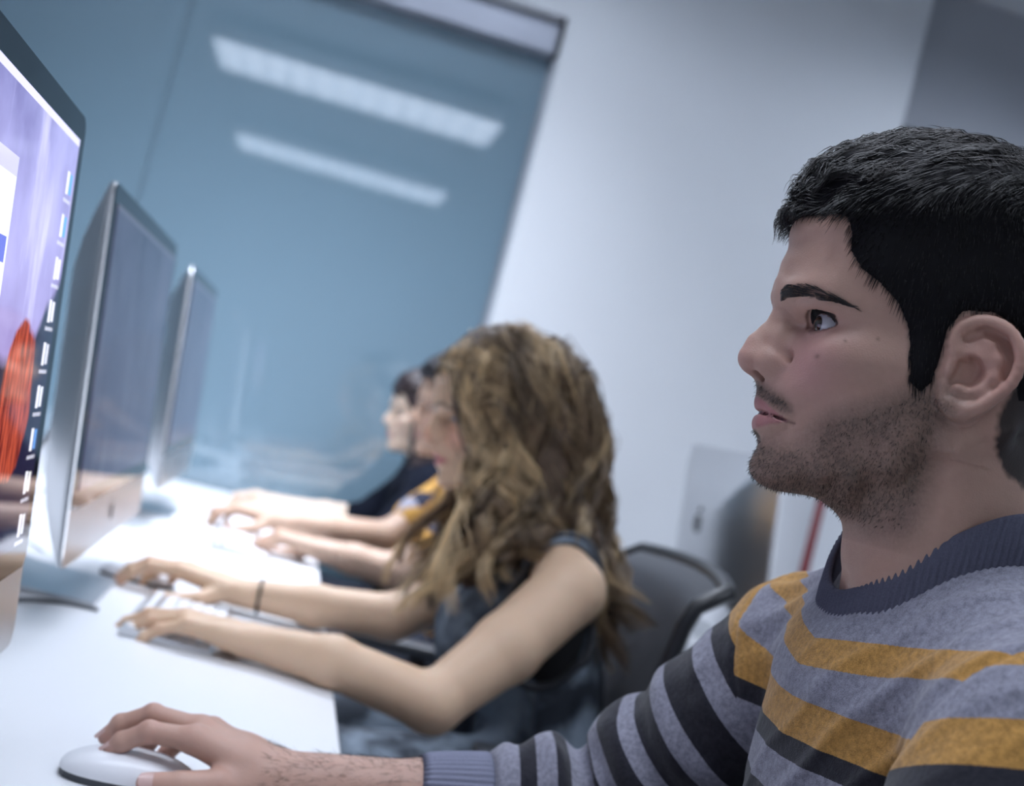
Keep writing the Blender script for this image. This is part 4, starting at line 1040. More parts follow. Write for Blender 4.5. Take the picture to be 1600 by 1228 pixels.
# groove at the seams
gs = .0016*np.exp(-(mR/.0022)**2)*(bR < .10) + .0016*np.exp(-(mL/.0022)**2)*(bL < .10)
_d, _G = grad(sweater, SV.astype(np.float32), .002); _N = _G/(np.linalg.norm(_G, axis=1)[:, None]+1e-6); SV2 = SV - _N*gs[:, None]
SW = pmesh('sweater', SV2, SF, m_knit, MAN, attrs={'zt': zt, 'zl': zl, 'mR': mR, 'mL': mL, 'ar': cR})
# ribbed collar and cuffs
M_RIB = mat('ribbed knit', (.105, .108, .150), .95, spec=.15, noise=.25, nscale=900, bump=.4, bscale=900)
M_RIBC = mat('ribbed cuff knit', (.215, .225, .30), .95, spec=.15, noise=.25, nscale=900, bump=.4, bscale=900)
def rib_band(name, cen, e1, e2, ax, r1, r2, hgt, nribs, m, flare=0.0, thick=.0022, tilt=None):
    cen, e1, e2, ax = [np.array(v, float) for v in (cen, e1, e2, ax)]; nu = nribs*6; prof = [(0, 0), (.12, .8), (.3, 1), (.7, 1), (.88, .8), (1, 0), (.9, -.9), (.1, -.9)]; V = []
    for i in range(nu):
        a = 2*math.pi*i/nu; rb = .00075*math.cos(a*nribs)
        for (h_, o_) in prof:
            k = thick*o_ + (rb if o_ > 0 else 0); fl = flare*(h_)
            V.append(cen + e1*math.cos(a)*(r1+k-fl) + e2*math.sin(a)*(r2+k-fl) + ax*h_*hgt)
    n = len(prof); Fq = [(i*n+j, i*n+(j+1) % n, ((i+1) % nu)*n+(j+1) % n, ((i+1) % nu)*n+j) for i in range(nu) for j in range(n)]
    return pmesh(name, np.array(V), np.array(Fq), m, SW)
NR = 140*6; _a = np.arange(NR)*2*math.pi/NR
def opening_height(rx, ry):
    z0 = np.full(NR, 1.13); pts = np.c_[.458+rx*np.cos(_a), .765+ry*np.sin(_a), z0]
    for _ in range(60):
        d = sweater(pts, False); pts[:, 2] -= np.clip(d, -.004, .01)*.8
    A = np.stack([np.ones(NR), np.cos(_a), np.cos(2*_a), np.sin(_a)], 1); c = np.linalg.lstsq(A, pts[:, 2], rcond=None)[0]; return A@c, pts[:, 2]
zf, zr = opening_height(.088, .084); print('collar z', zf[0], zf[NR//2], zf[NR*3//4])
prof = [(0, .0), (.0, .9), (.10, 1.25), (.5, 1.35), (.92, 1.1), (1.0, .3), (1.0, -.5), (.5, -.7), (0, -.9)]; V = []
for i in range(NR):
    ca, sa = math.cos(_a[i]), math.sin(_a[i]); rb = .0006*math.cos(_a[i]*140)
    for h_, o_ in prof:
        k = .0026*o_ + (rb if o_ > .5 else 0) - .001*h_; V.append((.458+ca*(.0880+k), .765+sa*(.0840+k), zf[i] - .013 + .034*h_))
n = len(prof); Fq = [(i*n+j, i*n+(j+1) % n, ((i+1) % NR)*n+(j+1) % n, ((i+1) % NR)*n+j) for i in range(NR) for j in range(n)]
pmesh('collar', np.array(V), np.array(Fq), M_RIB, SW)
d_ = np.array(M_ARM_R[3])-np.array(M_ARM_R[2]); d_ /= np.linalg.norm(d_); s_ = np.cross(d_, (0, 0, 1)); s_ /= np.linalg.norm(s_); u_ = np.cross(s_, d_)
rib_band('cuff', np.array(M_ARM_R[2])-d_*.057, s_, u_, d_, .0430, .0430, .064, 48, M_RIBC, .0080, .0025)
d_ = np.array(M_ARM_L[3])-np.array(M_ARM_L[2]); d_ /= np.linalg.norm(d_); s_ = np.cross(d_, (0, 0, 1)); s_ /= np.linalg.norm(s_); u_ = np.cross(s_, d_)
rib_band('cuff', np.array(M_ARM_L[2])-d_*.04, s_, u_, d_, .037, .037, .05, 46, M_RIBC, .0045, .0025)
M_JEAN = mat('dark denim', (.015, .02, .035), .9, noise=.3, nscale=300)
lv, lf = sdf_mesh(man_legs, [-.10, .45, .02], [.70, 1.08, .75], .01); pmesh('trousers', lv, lf, M_JEAN, MAN)
M_SHOE = mat('black shoe leather', (.02, .02, .022), .4)
for sy in (-1, 1):
    yy = .765+.12*sy; fn = lambda P: np.maximum(rchain(P, [(.08, yy, .05), (-.02, yy, .045), (-.12, yy, .035)], [.045, .045, .033], .01), .004-P[:, 2])
    v, f = sdf_mesh(fn, [-.18, yy-.07, -.01], [.15, yy+.07, .12], .006); pmesh('shoe', v, f, M_SHOE, MAN)
print('man total', __import__('time').time()-t0)
# ------------------------------------------------------------------ the other three people
def frame(yaw, pitch):
    f = np.array([-math.cos(yaw)*math.cos(pitch), math.sin(yaw)*math.cos(pitch), -math.sin(pitch)]); l = np.array([-math.sin(yaw), -math.cos(yaw), 0]); return np.stack([f, l, np.cross(l, f)*-1 if np.cross(l, f)[2] < 0 else np.cross(l, f)], 1)
def other_head(P, O, R, S, neck_to, nr=.05):
    L = ((P-O)@R/S).astype(np.float32); d = head_features(L, head_core(L)); d = smin(d, ear_ops(L), .003)*S
    nk = rcone(P, O + R@np.array([-.03, 0, -.03])*S, neck_to, nr*S*1.0, nr*S*1.08)
    return smin(d, nk, .022)
def other_skin(P, O, R, S, base, lips=(.45, .17, .17), pink=.3, hands=(), brows=True):
    L = (P-O)@R/S; s, l, z = L[:, 0], np.abs(L[:, 1]), L[:, 2]
    c = np.tile(np.array(base), (len(P), 1))*(1+.04*vnoise(P, 40, 3, 2)[:, None])
    def blend(m, col): return c*(1-m[:, None]) + np.array(col)*m[:, None]
    for p, r, st in (((.116, 0, -.03), .016, pink), ((.078, .042, -.028), .024, pink)): c = blend(st*np.exp(-((s-p[0])**2+(l-p[1])**2+(z-p[2])**2)/(r*r)), (base[0], base[1]*.62, base[2]*.62))
    zu = np.interp(l, [0, .005, .012, .020, .026], [-.0530, -.0518, -.0542, -.0592, -.0640]); zl = np.interp(l, [0, .008, .016, .022, .026], [-.0745, -.0740, -.0712, -.0680, -.0645])
    c = blend(seg(zu-z, 0, .0012)*seg(z-zl, 0, .0014)*(s > .076)*(l < .0265)*.8, lips)
    if brows:
        zb = np.interp(l, [.006, .026, .037, .053], [.0125, .0215, .0225, .0135]); c = blend(np.exp(-((z-zb)/.0035)**2)*(s > .06)*(l > .006)*(l < .054)*.8, (.04, .03, .025))
    for h in hands:
        r = hand_red(P, h); c = c*(1-r[:, None]*.4) + np.array([base[0], base[1]*.6, base[2]*.58])*r[:, None]*.4
    return np.clip(c, 0, 1)
def person_eyes(par, O, R, S, iris):
    for sgn in (1, -1): eyeball(par, O + R@np.array([EYE_C[0], EYE_C[1]*sgn, EYE_C[2]])*S, R@np.array([1, .03*sgn*0, -.08]), None, R[:, 2], (EYE_R-.0003)*S, iris)

# --- long haired woman
W_O = np.array([.296, 1.77, 1.0975]); W_R = frame(0, math.radians(12)); W_S = .93
WOM = empty('person', (.45, 1.77, 0), 0, 'woman with long wavy blonde brown hair in a sleeveless denim dress', 'person')
WA_L = [(.415, 1.615, .900), (.255, 1.495, .742), (.128, 1.520, .7605), (.030, 1.552, .7565)]
WA_R = [(.415, 1.925, .905), (.225, 1.850, .775), (.110, 1.855, .7650), (-.002, 1.862, .7580)]
W_HL = hand_ops(WA_L[3], (-1, .22, .02), (.06, 0, 1), 1, [(6, 14, 20, 12), (1, 12, 24, 14), (-5, 16, 24, 14), (-12, 20, 24, 16)], .97)
W_HR = hand_ops(WA_R[3], (-1, .20, .12), (.1, 0, 1), -1, [(10, 10, 30, 18), (3, 10, 30, 20), (-5, 22, 34, 24), (-12, 34, 36, 24)], .97)
def wom_body(P):
    d = other_head(P, W_O, W_R, W_S, (.395, 1.77, .955), .047)
    far = np.abs(P[:, 2]-.5) < 10
    q = P*np.array([1, .62, 1]) + np.array([0, 1.77*.38, 0])
    t = rchain(q, [(.425, 1.77, .885), (.445, 1.77, .75), (.49, 1.77, .56)], [.074, .075, .090], .02)
    t = smin(t, rchain(P, [(.395, 1.77, .955), (.405, 1.69, .930), WA_L[0]], [.042, .040, .046], .01), .02)
    t = smin(t, rchain(P, [(.395, 1.77, .955), (.405, 1.85, .930), WA_R[0]], [.042, .040, .046], .01), .02)
    d = smin(d, t, .03)
    for X, H_, rs in ((WA_L, W_HL, [.0470, .0345, .0305, .0215]), (WA_R, W_HR, [.045, .034, .030, .0205])):
        a = rchain(P, [X[0], tuple(np.array(X[0])*.5+np.array(X[1])*.5+np.array([.004, 0, -.004]))] + X[1:], [rs[0], rs[0]*.93] + rs[1:], .012)
        a = smin(a, hand_sdf(P, H_), .010); d = smin(d, a, .012)
    return d
v, f = sdf_mesh(wom_body, [-.22, 1.38, .60], [.60, 2.02, 1.26], .0030)
pmesh('body', v, f, M_SKIN, WOM, attrs={'col': other_skin(v, W_O, W_R, W_S, (.70, .485, .325), (.60, .20, .22), .7, (W_HL, W_HR))})
person_eyes(WOM, W_O, W_R, W_S, (.10, .14, .16))
print('woman body', len(v), __import__('time').time()-t0)
# denim dress, black top underneath, armhole trim
m_den, t, p = nt('mottled washed denim')
tc = N(t, 'ShaderNodeTexCoord'); n1 = N(t, 'ShaderNodeTexNoise'); n1.inputs['Scale'].default_value = 14; n1.inputs['Detail'].default_value = 6; t.links.new(tc.outputs['Object'], n1.inputs[0])
cr = N(t, 'ShaderNodeValToRGB'); cr.color_ramp.elements[0].position = .42; cr.color_ramp.elements[0].color = (.034, .043, .058, 1); cr.color_ramp.elements[1].position = .62; cr.color_ramp.elements[1].color = (.26, .32, .39, 1)
t.links.new(n1.outputs['Fac'], cr.inputs[0]); t.links.new(cr.outputs[0], p.inputs['Base Color']); p.inputs['Roughness'].default_value = .9
def wom_dress(P):
    q = P*np.array([1, .62, 1]) + np.array([0, 1.77*.38, 0])
    d = rchain(q, [(.425, 1.77, .885), (.445, 1.77, .75), (.48, 1.77, .60)], [.081, .083, .105], .02)
    d = smin(d, rchain(P, [(.400, 1.73, .945), (.408, 1.655, .917)], [.046, .050]), .02); d = smin(d, rchain(P, [(.400, 1.81, .945), (.408, 1.885, .917)], [.046, .050]), .02)
    for sy in (-1, 1): d = smin(d, rchain(P, [(.46, 1.77+.09*sy, .585), (.10, 1.77+.11*sy, .565)], [.095, .078]), .03)
    for yy in (1.715, 1.80): d = smin(d, ellip(P, (.365, yy, .805), (.085, .075, .105)), .03)
    d = d - .004*vnoise(P, 22, 6, 2)
    for yy in (1.592, 1.948): d = smax(d, -ellip(P, (.408, yy, .855), (.078, .088, .122)), .006)
    d = smax(d, -ellip(P, (.36, 1.77, 1.00), (.11, .075, .075)), .006)
    return smax(d, -(P[:, 0]-.03), .01)
v, f = sdf_mesh(wom_dress, [-.0, 1.50, .44], [.64, 2.04, 1.02], .0045); DR = pmesh('dress', v, f, m_den, WOM)
M_TOP = mat('black stretch top', (.008, .008, .010), .7)
def wom_top(P):
    q = P*np.array([1, .62, 1]) + np.array([0, 1.77*.38, 0])
    return np.maximum(rchain(q, [(.425, 1.77, .885), (.445, 1.77, .75)], [.0775, .079], .02), P[:, 2]-.872)
v, f = sdf_mesh(wom_top, [.32, 1.58, .62], [.56, 1.96, .90], .005); pmesh('undershirt', v, f, M_TOP, WOM)
M_TRIM = mat('dark leather trim', (.045, .048, .055), .45)
def ring_on(fn, cen, e1, e2, r1, r2, n, target):
    P = np.array([np.array(cen)+np.array(e1)*math.cos(2*math.pi*k/n)*r1+np.array(e2)*math.sin(2*math.pi*k/n)*r2 for k in range(n)])
    for _ in range(6):
        d, G = grad(fn, P, .002); P = P - G*np.clip((d-target)/((G*G).sum(1)+1e-6), -.01, .01)[:, None]
    return P
for yy in (1.650, 1.890):
    P = ring_on(wom_dress, (.408, yy, .860), (1, 0, 0), (0, 0, 1), .068, .104, 48, .0015)
    MBt = MB().tube([tuple(q) for q in list(P)+[P[0], P[1]]], .0062, 8); V = np.array([tuple(q) for q in MBt.v]); V -= np.array([.45, 1.77, 0]); o = mesh_obj('armhole_trim', V, MBt.f, M_TRIM, WOM); o.parent = DR
# thin dark band on the far wrist
MBt = MB(); wv = np.array(WA_R[2])*.28+np.array(WA_R[3])*.72; ax = np.array(WA_R[3])-np.array(WA_R[2]); ax /= np.linalg.norm(ax); s1 = np.cross(ax, (0, 0, 1)); s1 /= np.linalg.norm(s1); s2 = np.cross(s1, ax)
MBt.tube([tuple(wv + s1*math.cos(2*math.pi*k/28)*.0245 + s2*math.sin(2*math.pi*k/28)*.0245) for k in range(30)], .0024, 8)
mesh_obj('hair_tie', np.array([tuple(q) for q in MBt.v]) - np.array([.45, 1.77, 0]), MBt.f, M_BLACK, WOM)
# shoes and shins
M_SKINP = mat('leg skin', (.60, .42, .32), .5)
for sy in (-1, 1):
    yy = 1.77+.11*sy; fn = lambda P: rchain(P, [(.12, yy, .56), (.10, yy, .30), (.09, yy, .09)], [.058, .048, .034], .01)
    v, f = sdf_mesh(fn, [.02, yy-.08, .05], [.20, yy+.08, .62], .008); pmesh('lower_leg', v, f, M_SKINP, WOM)
    fn = lambda P: np.maximum(rchain(P, [(.11, yy, .05), (.02, yy, .04), (-.07, yy, .03)], [.042, .04, .028], .01), .004-P[:, 2])
    v, f = sdf_mesh(fn, [-.14, yy-.06, -.01], [.18, yy+.06, .11], .006); pmesh('shoe', v, f, M_SHOE, WOM)

# hair of the woman: under-mass plus curling locks
def w_local(P): return (P-W_O)@W_R/W_S
def w_world(L): return W_O + (np.asarray(L)*W_S)@W_R.T
def wom_mass(P):
    L = w_local(P).astype(np.float32); c = head_core(L); dl = poly_dist(L[:, 0], L[:, 2], HAIRLINE)
    d = np.maximum(c - .010*np.clip((.085-L[:, 0])/.05, .15, 1), -dl*.9)*W_S
    for sy in (-1, 1):
        m = rchain(P, [(.345, 1.77+.050*sy, 1.125), (.342, 1.77+.075*sy, 1.03), (.305, 1.77+.092*sy, .950), (.285, 1.77+.105*sy, .885)], [.034, .028, .028, .018], .01); d = smin(d, m, .02)
        m = rchain(P, [(.375, 1.77+.035*sy, 1.13), (.395, 1.77+.052*sy, 1.03), (.430, 1.77+.065*sy, .96), (.490, 1.77+.085*sy, .88)], [.040, .040, .034, .014], .01); d = smin(d, m, .02)
        m = rchain(P, [(.355, 1.77+.080*sy, 1.09), (.362, 1.77+.098*sy, .995)], [.030, .026], .01); d = smin(d, m, .02)
    return d - .004*vnoise(P*np.array([1.4, 1.4, .5]), 45, 3, 2)
v, f = sdf_mesh(wom_mass, [.17, 1.58, .82], [.56, 1.96, 1.27], .005)
M_WM = mat('brown hair mass', (.080, .052, .034), .6, spec=.25, noise=.4, nscale=40); WH = pmesh('hair', v, f, M_WM, WOM)
def wom_locks():
    rg = np.random.default_rng(21); n = 22000; D = rg.normal(size=(n, 3)); D /= np.linalg.norm(D, axis=1)[:, None]; L = np.array([0, 0, .03]) + D*.10
    fn = lambda Q: head_core(Q.astype(np.float32)); L, Nn = project(fn, L, .003, 6)
    ok = (poly_dist(L[:, 0], L[:, 2], HAIRLINE) > .003) & (L[:, 2] > -.02); L, Nn = L[ok], Nn[ok]; L, Nn = L[:11000], Nn[:11000]
    G = rg.choice(len(L), 230, replace=False); g = L[G]; own = ((L[:, None]-g[None])**2).sum(2).argmin(1)
    def path(r, q, side):
        """r roots (local), q random per path 0..1 -> control points in world space"""
        a = np.clip((.088-r[:, 0])/.17, 0, 1)
        lay = (.006 + .022*q[:, 0])*np.clip(.45+a*1.5, 0, 1)
        s1 = .050 - .190*a; l1 = (.082+lay)*np.sqrt(np.clip(1-((s1+.035)/.124)**2, .10, 1))
        nd = r - np.array([-.01, 0, .02]); nd /= np.linalg.norm(nd, axis=1)[:, None]; P0 = w_world(r)
        mid = r.copy(); mid[:, 2] = r[:, 2]*.55 + .35*.045; mid[:, 0] = r[:, 0]*.50 + s1*.50; ml_ = (.080+lay)*np.sqrt(np.clip(1-((mid[:, 0]+.022)/.122)**2-((mid[:, 2]-.04)/.13)**2*.35, .10, 1)); mid[:, 1] = side*ml_
        q1 = r*.72 + mid*.28 + nd*((.012 + .012*q[:, 0])*np.clip(a*3, .12, 1))[:, None]
        P1 = w_world(mid); PA = w_world(q1); P2 = w_world(np.c_[s1, side*l1, -.030-.02*q[:, 1]])
        front = a + .16*(q[:, 2]-.5) < .60; af = np.clip(a/.6, 0, 1); ab = np.clip((a-.6)/.4, 0, 1)
        x3 = np.where(front, .275 + .100*af, .400 + .055*ab) + .02*(q[:, 3]-.5); y3 = np.where(front, .103 + .018*q[:, 1], .100 - .055*ab) + .012*(q[:, 4]-.5); z3 = np.where(front, .965, .975) + .01*q[:, 1]
        x4 = np.where(front, .222 + .135*af, .475 + .050*q[:, 3]) + .03*(q[:, 3]-.5); y4 = np.where(front, .125 + .035*(q[:, 4]-.5) + .0*af, .125 - .07*ab) + .012*(q[:, 1]-.5)
        z4 = np.where(front, .815 + .09*af*.9 + .05*q[:, 5], .790 + .11*q[:, 5])
        mid_ = (a > .42) & (a < .66); z4 = np.where(mid_, np.maximum(z4, .90), z4)
        P3 = np.c_[x3, 1.77 - side*y3, z3]; P4 = np.c_[x4, 1.77 - side*y4, z4]
        return np.stack([P0, PA, P1, P2, P3, P4], 1)
    side_g = np.where(np.abs(g[:, 1]) < .006, np.where(rg.random(len(g)) < .5, 1, -1), np.sign(g[:, 1])); qg = rg.random((len(g), 6)); CPg = path(g, qg, side_g)
    K = 30
    def spl(C, K):
        C = np.concatenate([2*C[:, :1]-C[:, 1:2], C, 2*C[:, -1:]-C[:, -2:-1]], 1); out = []
        for u in np.linspace(0, 4.9999, K):
            i = int(u); s = u-i; a, b_, c, d = C[:, i], C[:, i+1], C[:, i+2], C[:, i+3]
            out.append(.5*(2*b_ + (c-a)*s + (2*a-5*b_+4*c-d)*s*s + (3*b_-a-3*c+d)*s**3))
        return np.stack(out, 1)
    sd = side_g[own]; jit = qg[own] + rg.normal(size=(len(L), 6))*.05
    CP = path(L, jit, sd); Pg = spl(CPg, K)[own]; Ps = spl(CP, K); tt = np.linspace(0, 1, K)[None, :, None]
    w_ = np.clip(tt*1.9, 0, .90); P = Ps*(1-w_) + Pg*w_
    off = rg.normal(size=(len(L), 1, 3))*np.where(rg.random(len(L)) < .12, .0120, .0046)[:, None, None]; P = P + off*np.clip(tt*2, 0, 1)*(1.15-.75*tt)
    ph = rg.random(len(g))*6.28; fr = 2*math.pi*(2.3+1.3*rg.random(len(g))); hand = np.where(rg.random(len(g)) < .5, -1, 1); am = .5+1.0*rg.random(len(g))
    ang = (ph[own][:, None] + fr[own][:, None]*(tt[..., 0]**1.15)) + rg.normal(size=(len(L), 1))*.22
    A = (  .0015 + .0175*np.clip(tt[..., 0]*1.5-.25, 0, 1))*am[own][:, None]
    P[:, :, 0] += np.cos(ang)*A; P[:, :, 1] += np.sin(ang)*A*hand[own][:, None]*.9; P[:, :, 2] += np.sin(ang*1.0+1)*A*.35
    base = np.array([.200, .125, .074]); gold = np.array([.85, .63, .35]); dark = np.array([.050, .031, .020])
    cg = rg.random(len(g)); fr_ = np.clip((g[:, 0]-.01)/.07, 0, 1); cg = cg*.75 + .35*fr_*(rg.random(len(g)) > .35)
    cc = base[None]*(1-np.clip((cg-.45)*2.2, 0, 1))[:, None] + gold[None]*np.clip((cg-.45)*2.2, 0, 1)[:, None]; cc = cc*(1-np.clip((.3-cg)*2.6, 0, .8))[:, None] + dark[None]*np.clip((.3-cg)*2.6, 0, .8)[:, None]
    mixg = np.clip(rg.normal(size=(len(L), 1))*.22, 0, .6); col = cc[own]*(1-mixg) + gold[None]*mixg; col = col*(.55+.8*rg.random((len(L), 1)))
    # loose flyaway hairs
    return P, np.where(rg.random(len(L)) < .5, .00050, .00075), col
P_, r_, c_ = wom_locks(); K = P_.shape[1]
V, Fq, Cc = strands(P_, 3, r_, np.r_[np.ones(K-4), .85, .65, .4, .1], c_); print('woman strands', len(P_), len(V))
M_WHAIR = vcol_mat('wavy hair', .30, 0, 0, 100, .65)
pmesh('hair_locks', V, Fq, M_WHAIR, WH, attrs={'col': Cc})
print('woman', __import__('time').time()-t0)

# --- man in the orange patterned shirt
T_O = np.array([.375, 2.78, 1.100]); T_R = frame(math.radians(4), math.radians(4)); T_S = .97
THI = empty('person', (.48, 2.78, 0), 0, 'dark haired man in an orange patterned shirt sitting beyond the long haired woman', 'person')
TA_L = [(.455, 2.600, .935), (.285, 2.515, .757), (.20, 2.510, .762), (.135, 2.520, .7640)]
TA_R = [(.455, 2.960, .935), (.285, 2.860, .785), (.15, 2.815, .778), (.040, 2.790, .7720)]
T_HL = hand_ops(TA_L[3], (-1, .15, .05), (0, 0, 1), 1, [(4, 35, 55, 40), (1, 38, 60, 40), (-4, 40, 60, 40), (-8, 42, 60, 40)], 1.0)
T_HR = hand_ops(TA_R[3], (-1, .02, .05), (.1, 0, 1), -1, [(8, 24, 36, 20), (2, 24, 36, 24), (-4, 30, 40, 26), (-10, 36, 42, 28)], 1.0)
def arms_of(d, P, arms, hands, rs):
    for X, H_ in zip(arms, hands):
        a = rchain(P, X, rs, .012); a = smin(a, hand_sdf(P, H_), .010); d = smin(d, a, .02)
    return d
def torso_of(P, cy, sh, zt_, r=.09, wide=.60):
    q = P*np.array([1, wide, 1]) + np.array([0, cy*(1-wide), 0]); x = sh[0][0]+.01
    d = rchain(q, [(x, cy, zt_-.03), (x+.01, cy, .75), (x+.05, cy, .56)], [r, r*.98, r*1.15], .02)
    for s_ in sh: d = smin(d, rcone(P, (x-.01, cy, zt_+.04), s_, .045, .052), .03)
    return d
def thi_body(P):
    d = other_head(P, T_O, T_R, T_S, (.44, 2.78, .985), .052); d = smin(d, torso_of(P, 2.78, [TA_L[0], TA_R[0]], .945), .03)
    return arms_of(d, P, (TA_L, TA_R), (T_HL, T_HR), [.045, .036, .031, .0235])
v, f = sdf_mesh(thi_body, [-.11, 2.42, .60], [.62, 3.08, 1.26], .0042)
pmesh('body', v, f, M_SKIN, THI, attrs={'col': other_skin(v, T_O, T_R, T_S, (.52, .355, .26), (.42, .20, .18), .3, (T_HL, T_HR))}); person_eyes(THI, T_O, T_R, T_S, (.05, .03, .02))
m_pat, t, p = nt('orange patterned cloth')
tc = N(t, 'ShaderNodeTexCoord'); vo = N(t, 'ShaderNodeTexVoronoi', feature='F1'); vo.inputs['Scale'].default_value = 26; t.links.new(tc.outputs['Object'], vo.inputs['Vector'])
cr = N(t, 'ShaderNodeValToRGB'); cr.color_ramp.interpolation = 'CONSTANT'; e = cr.color_ramp.elements; e[0].position = 0; e[0].color = (.50, .26, .055, 1); e[1].position = .50; e[1].color = (.02, .025, .05, 1)
for x, c in ((.58, (.30, .30, .36)), (.64, (.54, .30, .07))): k = e.new(x); k.color = (*c, 1)
sx = N(t, 'ShaderNodeSeparateColor'); t.links.new(vo.outputs['Color'], sx.inputs[0]); t.links.new(sx.outputs[0], cr.inputs[0]); t.links.new(cr.outputs[0], p.inputs['Base Color']); p.inputs['Roughness'].default_value = .9
def thi_shirt(P):
    d = torso_of(P, 2.78, [TA_L[0], TA_R[0]], .945, .100, .60) - .004
    for X in (TA_L, TA_R):
        e_ = np.array(X[0])*.35+np.array(X[1])*.65; a = rcone(P, X[0], e_, .062, .052); d = smin(d, a, .015)
    d = smax(d, -ellip(P, (.425, 2.78, 1.02), (.062, .062, .04)), .004); return d - .003*vnoise(P, 20, 4, 2)
v, f = sdf_mesh(thi_shirt, [.22, 2.45, .52], [.66, 3.10, 1.05], .006); pmesh('shirt', v, f, m_pat, THI)
def cap_of(O, R, S, th, extra=None):
    def fn(P):
        L = ((P-O)@R/S).astype(np.float32); c = head_core(L); dl = poly_dist(L[:, 0], L[:, 2], HAIRLINE); top = seg(L[:, 2], .03, .10)
        d = np.maximum(c - th*(.35+.65*top) - .002*vnoise(L, 120, 8, 2), -dl*.9)*S
        return d if extra is None else extra(P, d)
    return fn
v, f = sdf_mesh(cap_of(T_O, T_R, T_S, .016), T_O-.16, T_O+.19, .0035); M_DKH = mat('dark hair', (.012, .010, .012), .45, noise=.4, nscale=60, bump=.6, bscale=300); pmesh('hair', v, f, M_DKH, THI)

# --- dark haired woman in black, farthest
Q_O = np.array([.352, 3.26, 1.072]); Q_R = frame(0, math.radians(3)); Q_S = .93
FOU = empty('person', (.47, 3.26, 0), 0, 'woman with dark curly hair in a black top, farthest of the row', 'person')
QA_L = [(.385, 3.11, .890), (.30, 3.02, .765), (.18, 3.06, .765), (.075, 3.11, .765)]
QA_R = [(.385, 3.40, .890), (.27, 3.33, .775), (.16, 3.32, .765), (.055, 3.31, .7605)]
Q_HL = hand_ops(QA_L[3], (-1, .1, 0), (0, 0, 1), 1, [(6, 20, 30, 20)]*4, .9); Q_HR = hand_ops(QA_R[3], (-1, .1, .05), (0, 0, 1), -1, [(8, 22, 34, 20), (2, 22, 34, 20), (-4, 26, 34, 20), (-10, 30, 36, 20)], .92)
def fou_body(P):
    d = other_head(P, Q_O, Q_R, Q_S, (.415, 3.26, .955), .047); d = smin(d, torso_of(P, 3.26, [QA_L[0], QA_R[0]], .905, .08, .62), .03)
    return arms_of(d, P, (QA_L, QA_R), (Q_HL, Q_HR), [.040, .032, .028, .0205])
v, f = sdf_mesh(fou_body, [-.12, 2.94, .58], [.60, 3.47, 1.22], .0045)
pmesh('body', v, f, M_SKIN, FOU, attrs={'col': other_skin(v, Q_O, Q_R, Q_S, (.70, .55, .43), (.50, .22, .20), .2, (Q_HL, Q_HR))}); person_eyes(FOU, Q_O, Q_R, Q_S, (.05, .03, .02))
def fou_top(P):
    d = torso_of(P, 3.26, [QA_L[0], QA_R[0]], .905, .090, .62) - .004
    for X in (QA_L, QA_R): d = smin(d, rchain(P, [X[0], X[1], tuple(np.array(X[1])*.72+np.array(X[2])*.28)], [.056, .047, .040], .01), .015)
    d = smax(d, -ellip(P, (.395, 3.26, .985), (.060, .060, .04)), .004); return d - .003*vnoise(P, 20, 4, 2)
v, f = sdf_mesh(fou_top, [.18, 2.94, .50], [.64, 3.47, 1.0], .006); pmesh('top', v, f, mat('black cloth', (.006, .008, .015), .95, spec=.1), FOU)
def fou_extra(P, d):
    for sy in (-1, 1): d = smin(d, rchain(P, [(.345, 3.26+.055*sy, 1.10), (.350, 3.26+.065*sy, 1.02), (.365, 3.26+.075*sy, .95), (.375, 3.26+.07*sy, .90)], [.038, .034, .034, .024], .01), .02)
    d = smin(d, rchain(P, [(.285, 3.215, 1.150), (.262, 3.235, 1.118)], [.020, .014]), .01)
    return smin(d, rchain(P, [(.41, 3.26, 1.1), (.43, 3.26, .95)], [.06, .05]), .02) - .005*vnoise(P, 60, 5, 2)
v, f = sdf_mesh(cap_of(Q_O, Q_R, Q_S, .009, fou_extra), Q_O-np.array([.16, .16, .22]), Q_O+.18, .004); pmesh('hair', v, f, mat('dark auburn hair', (.022, .012, .013), .5, noise=.4, nscale=60), FOU)
for par, cy, hx in ((THI, 2.78, .50), (FOU, 3.26, .48)):
    fn = lambda P: smin(rcone(P, (hx, cy-.05, .56), (hx, cy+.05, .56), .12, .12), np.minimum(*[rchain(P, [(hx-.02, cy+.08*sy, .53), (.12, cy+.10*sy, .53), (.10, cy+.10*sy, .08)], [.085, .062, .045], .02) for sy in (-1, 1)]), .03)
    v, f = sdf_mesh(fn, [-.0, cy-.2, .02], [.66, cy+.2, .70], .012); pmesh('trousers', v, f, M_JEAN, par)
    for sy in (-1, 1):
        yy = cy+.10*sy; fn = lambda P: np.maximum(rchain(P, [(.12, yy, .05), (.03, yy, .045), (-.06, yy, .035)], [.045, .042, .033], .01), .004-P[:, 2])
        v, f = sdf_mesh(fn, [-.12, yy-.06, -.01], [.19, yy+.06, .12], .008); pmesh('shoe', v, f, M_SHOE, par)
print('people', __import__('time').time()-t0)
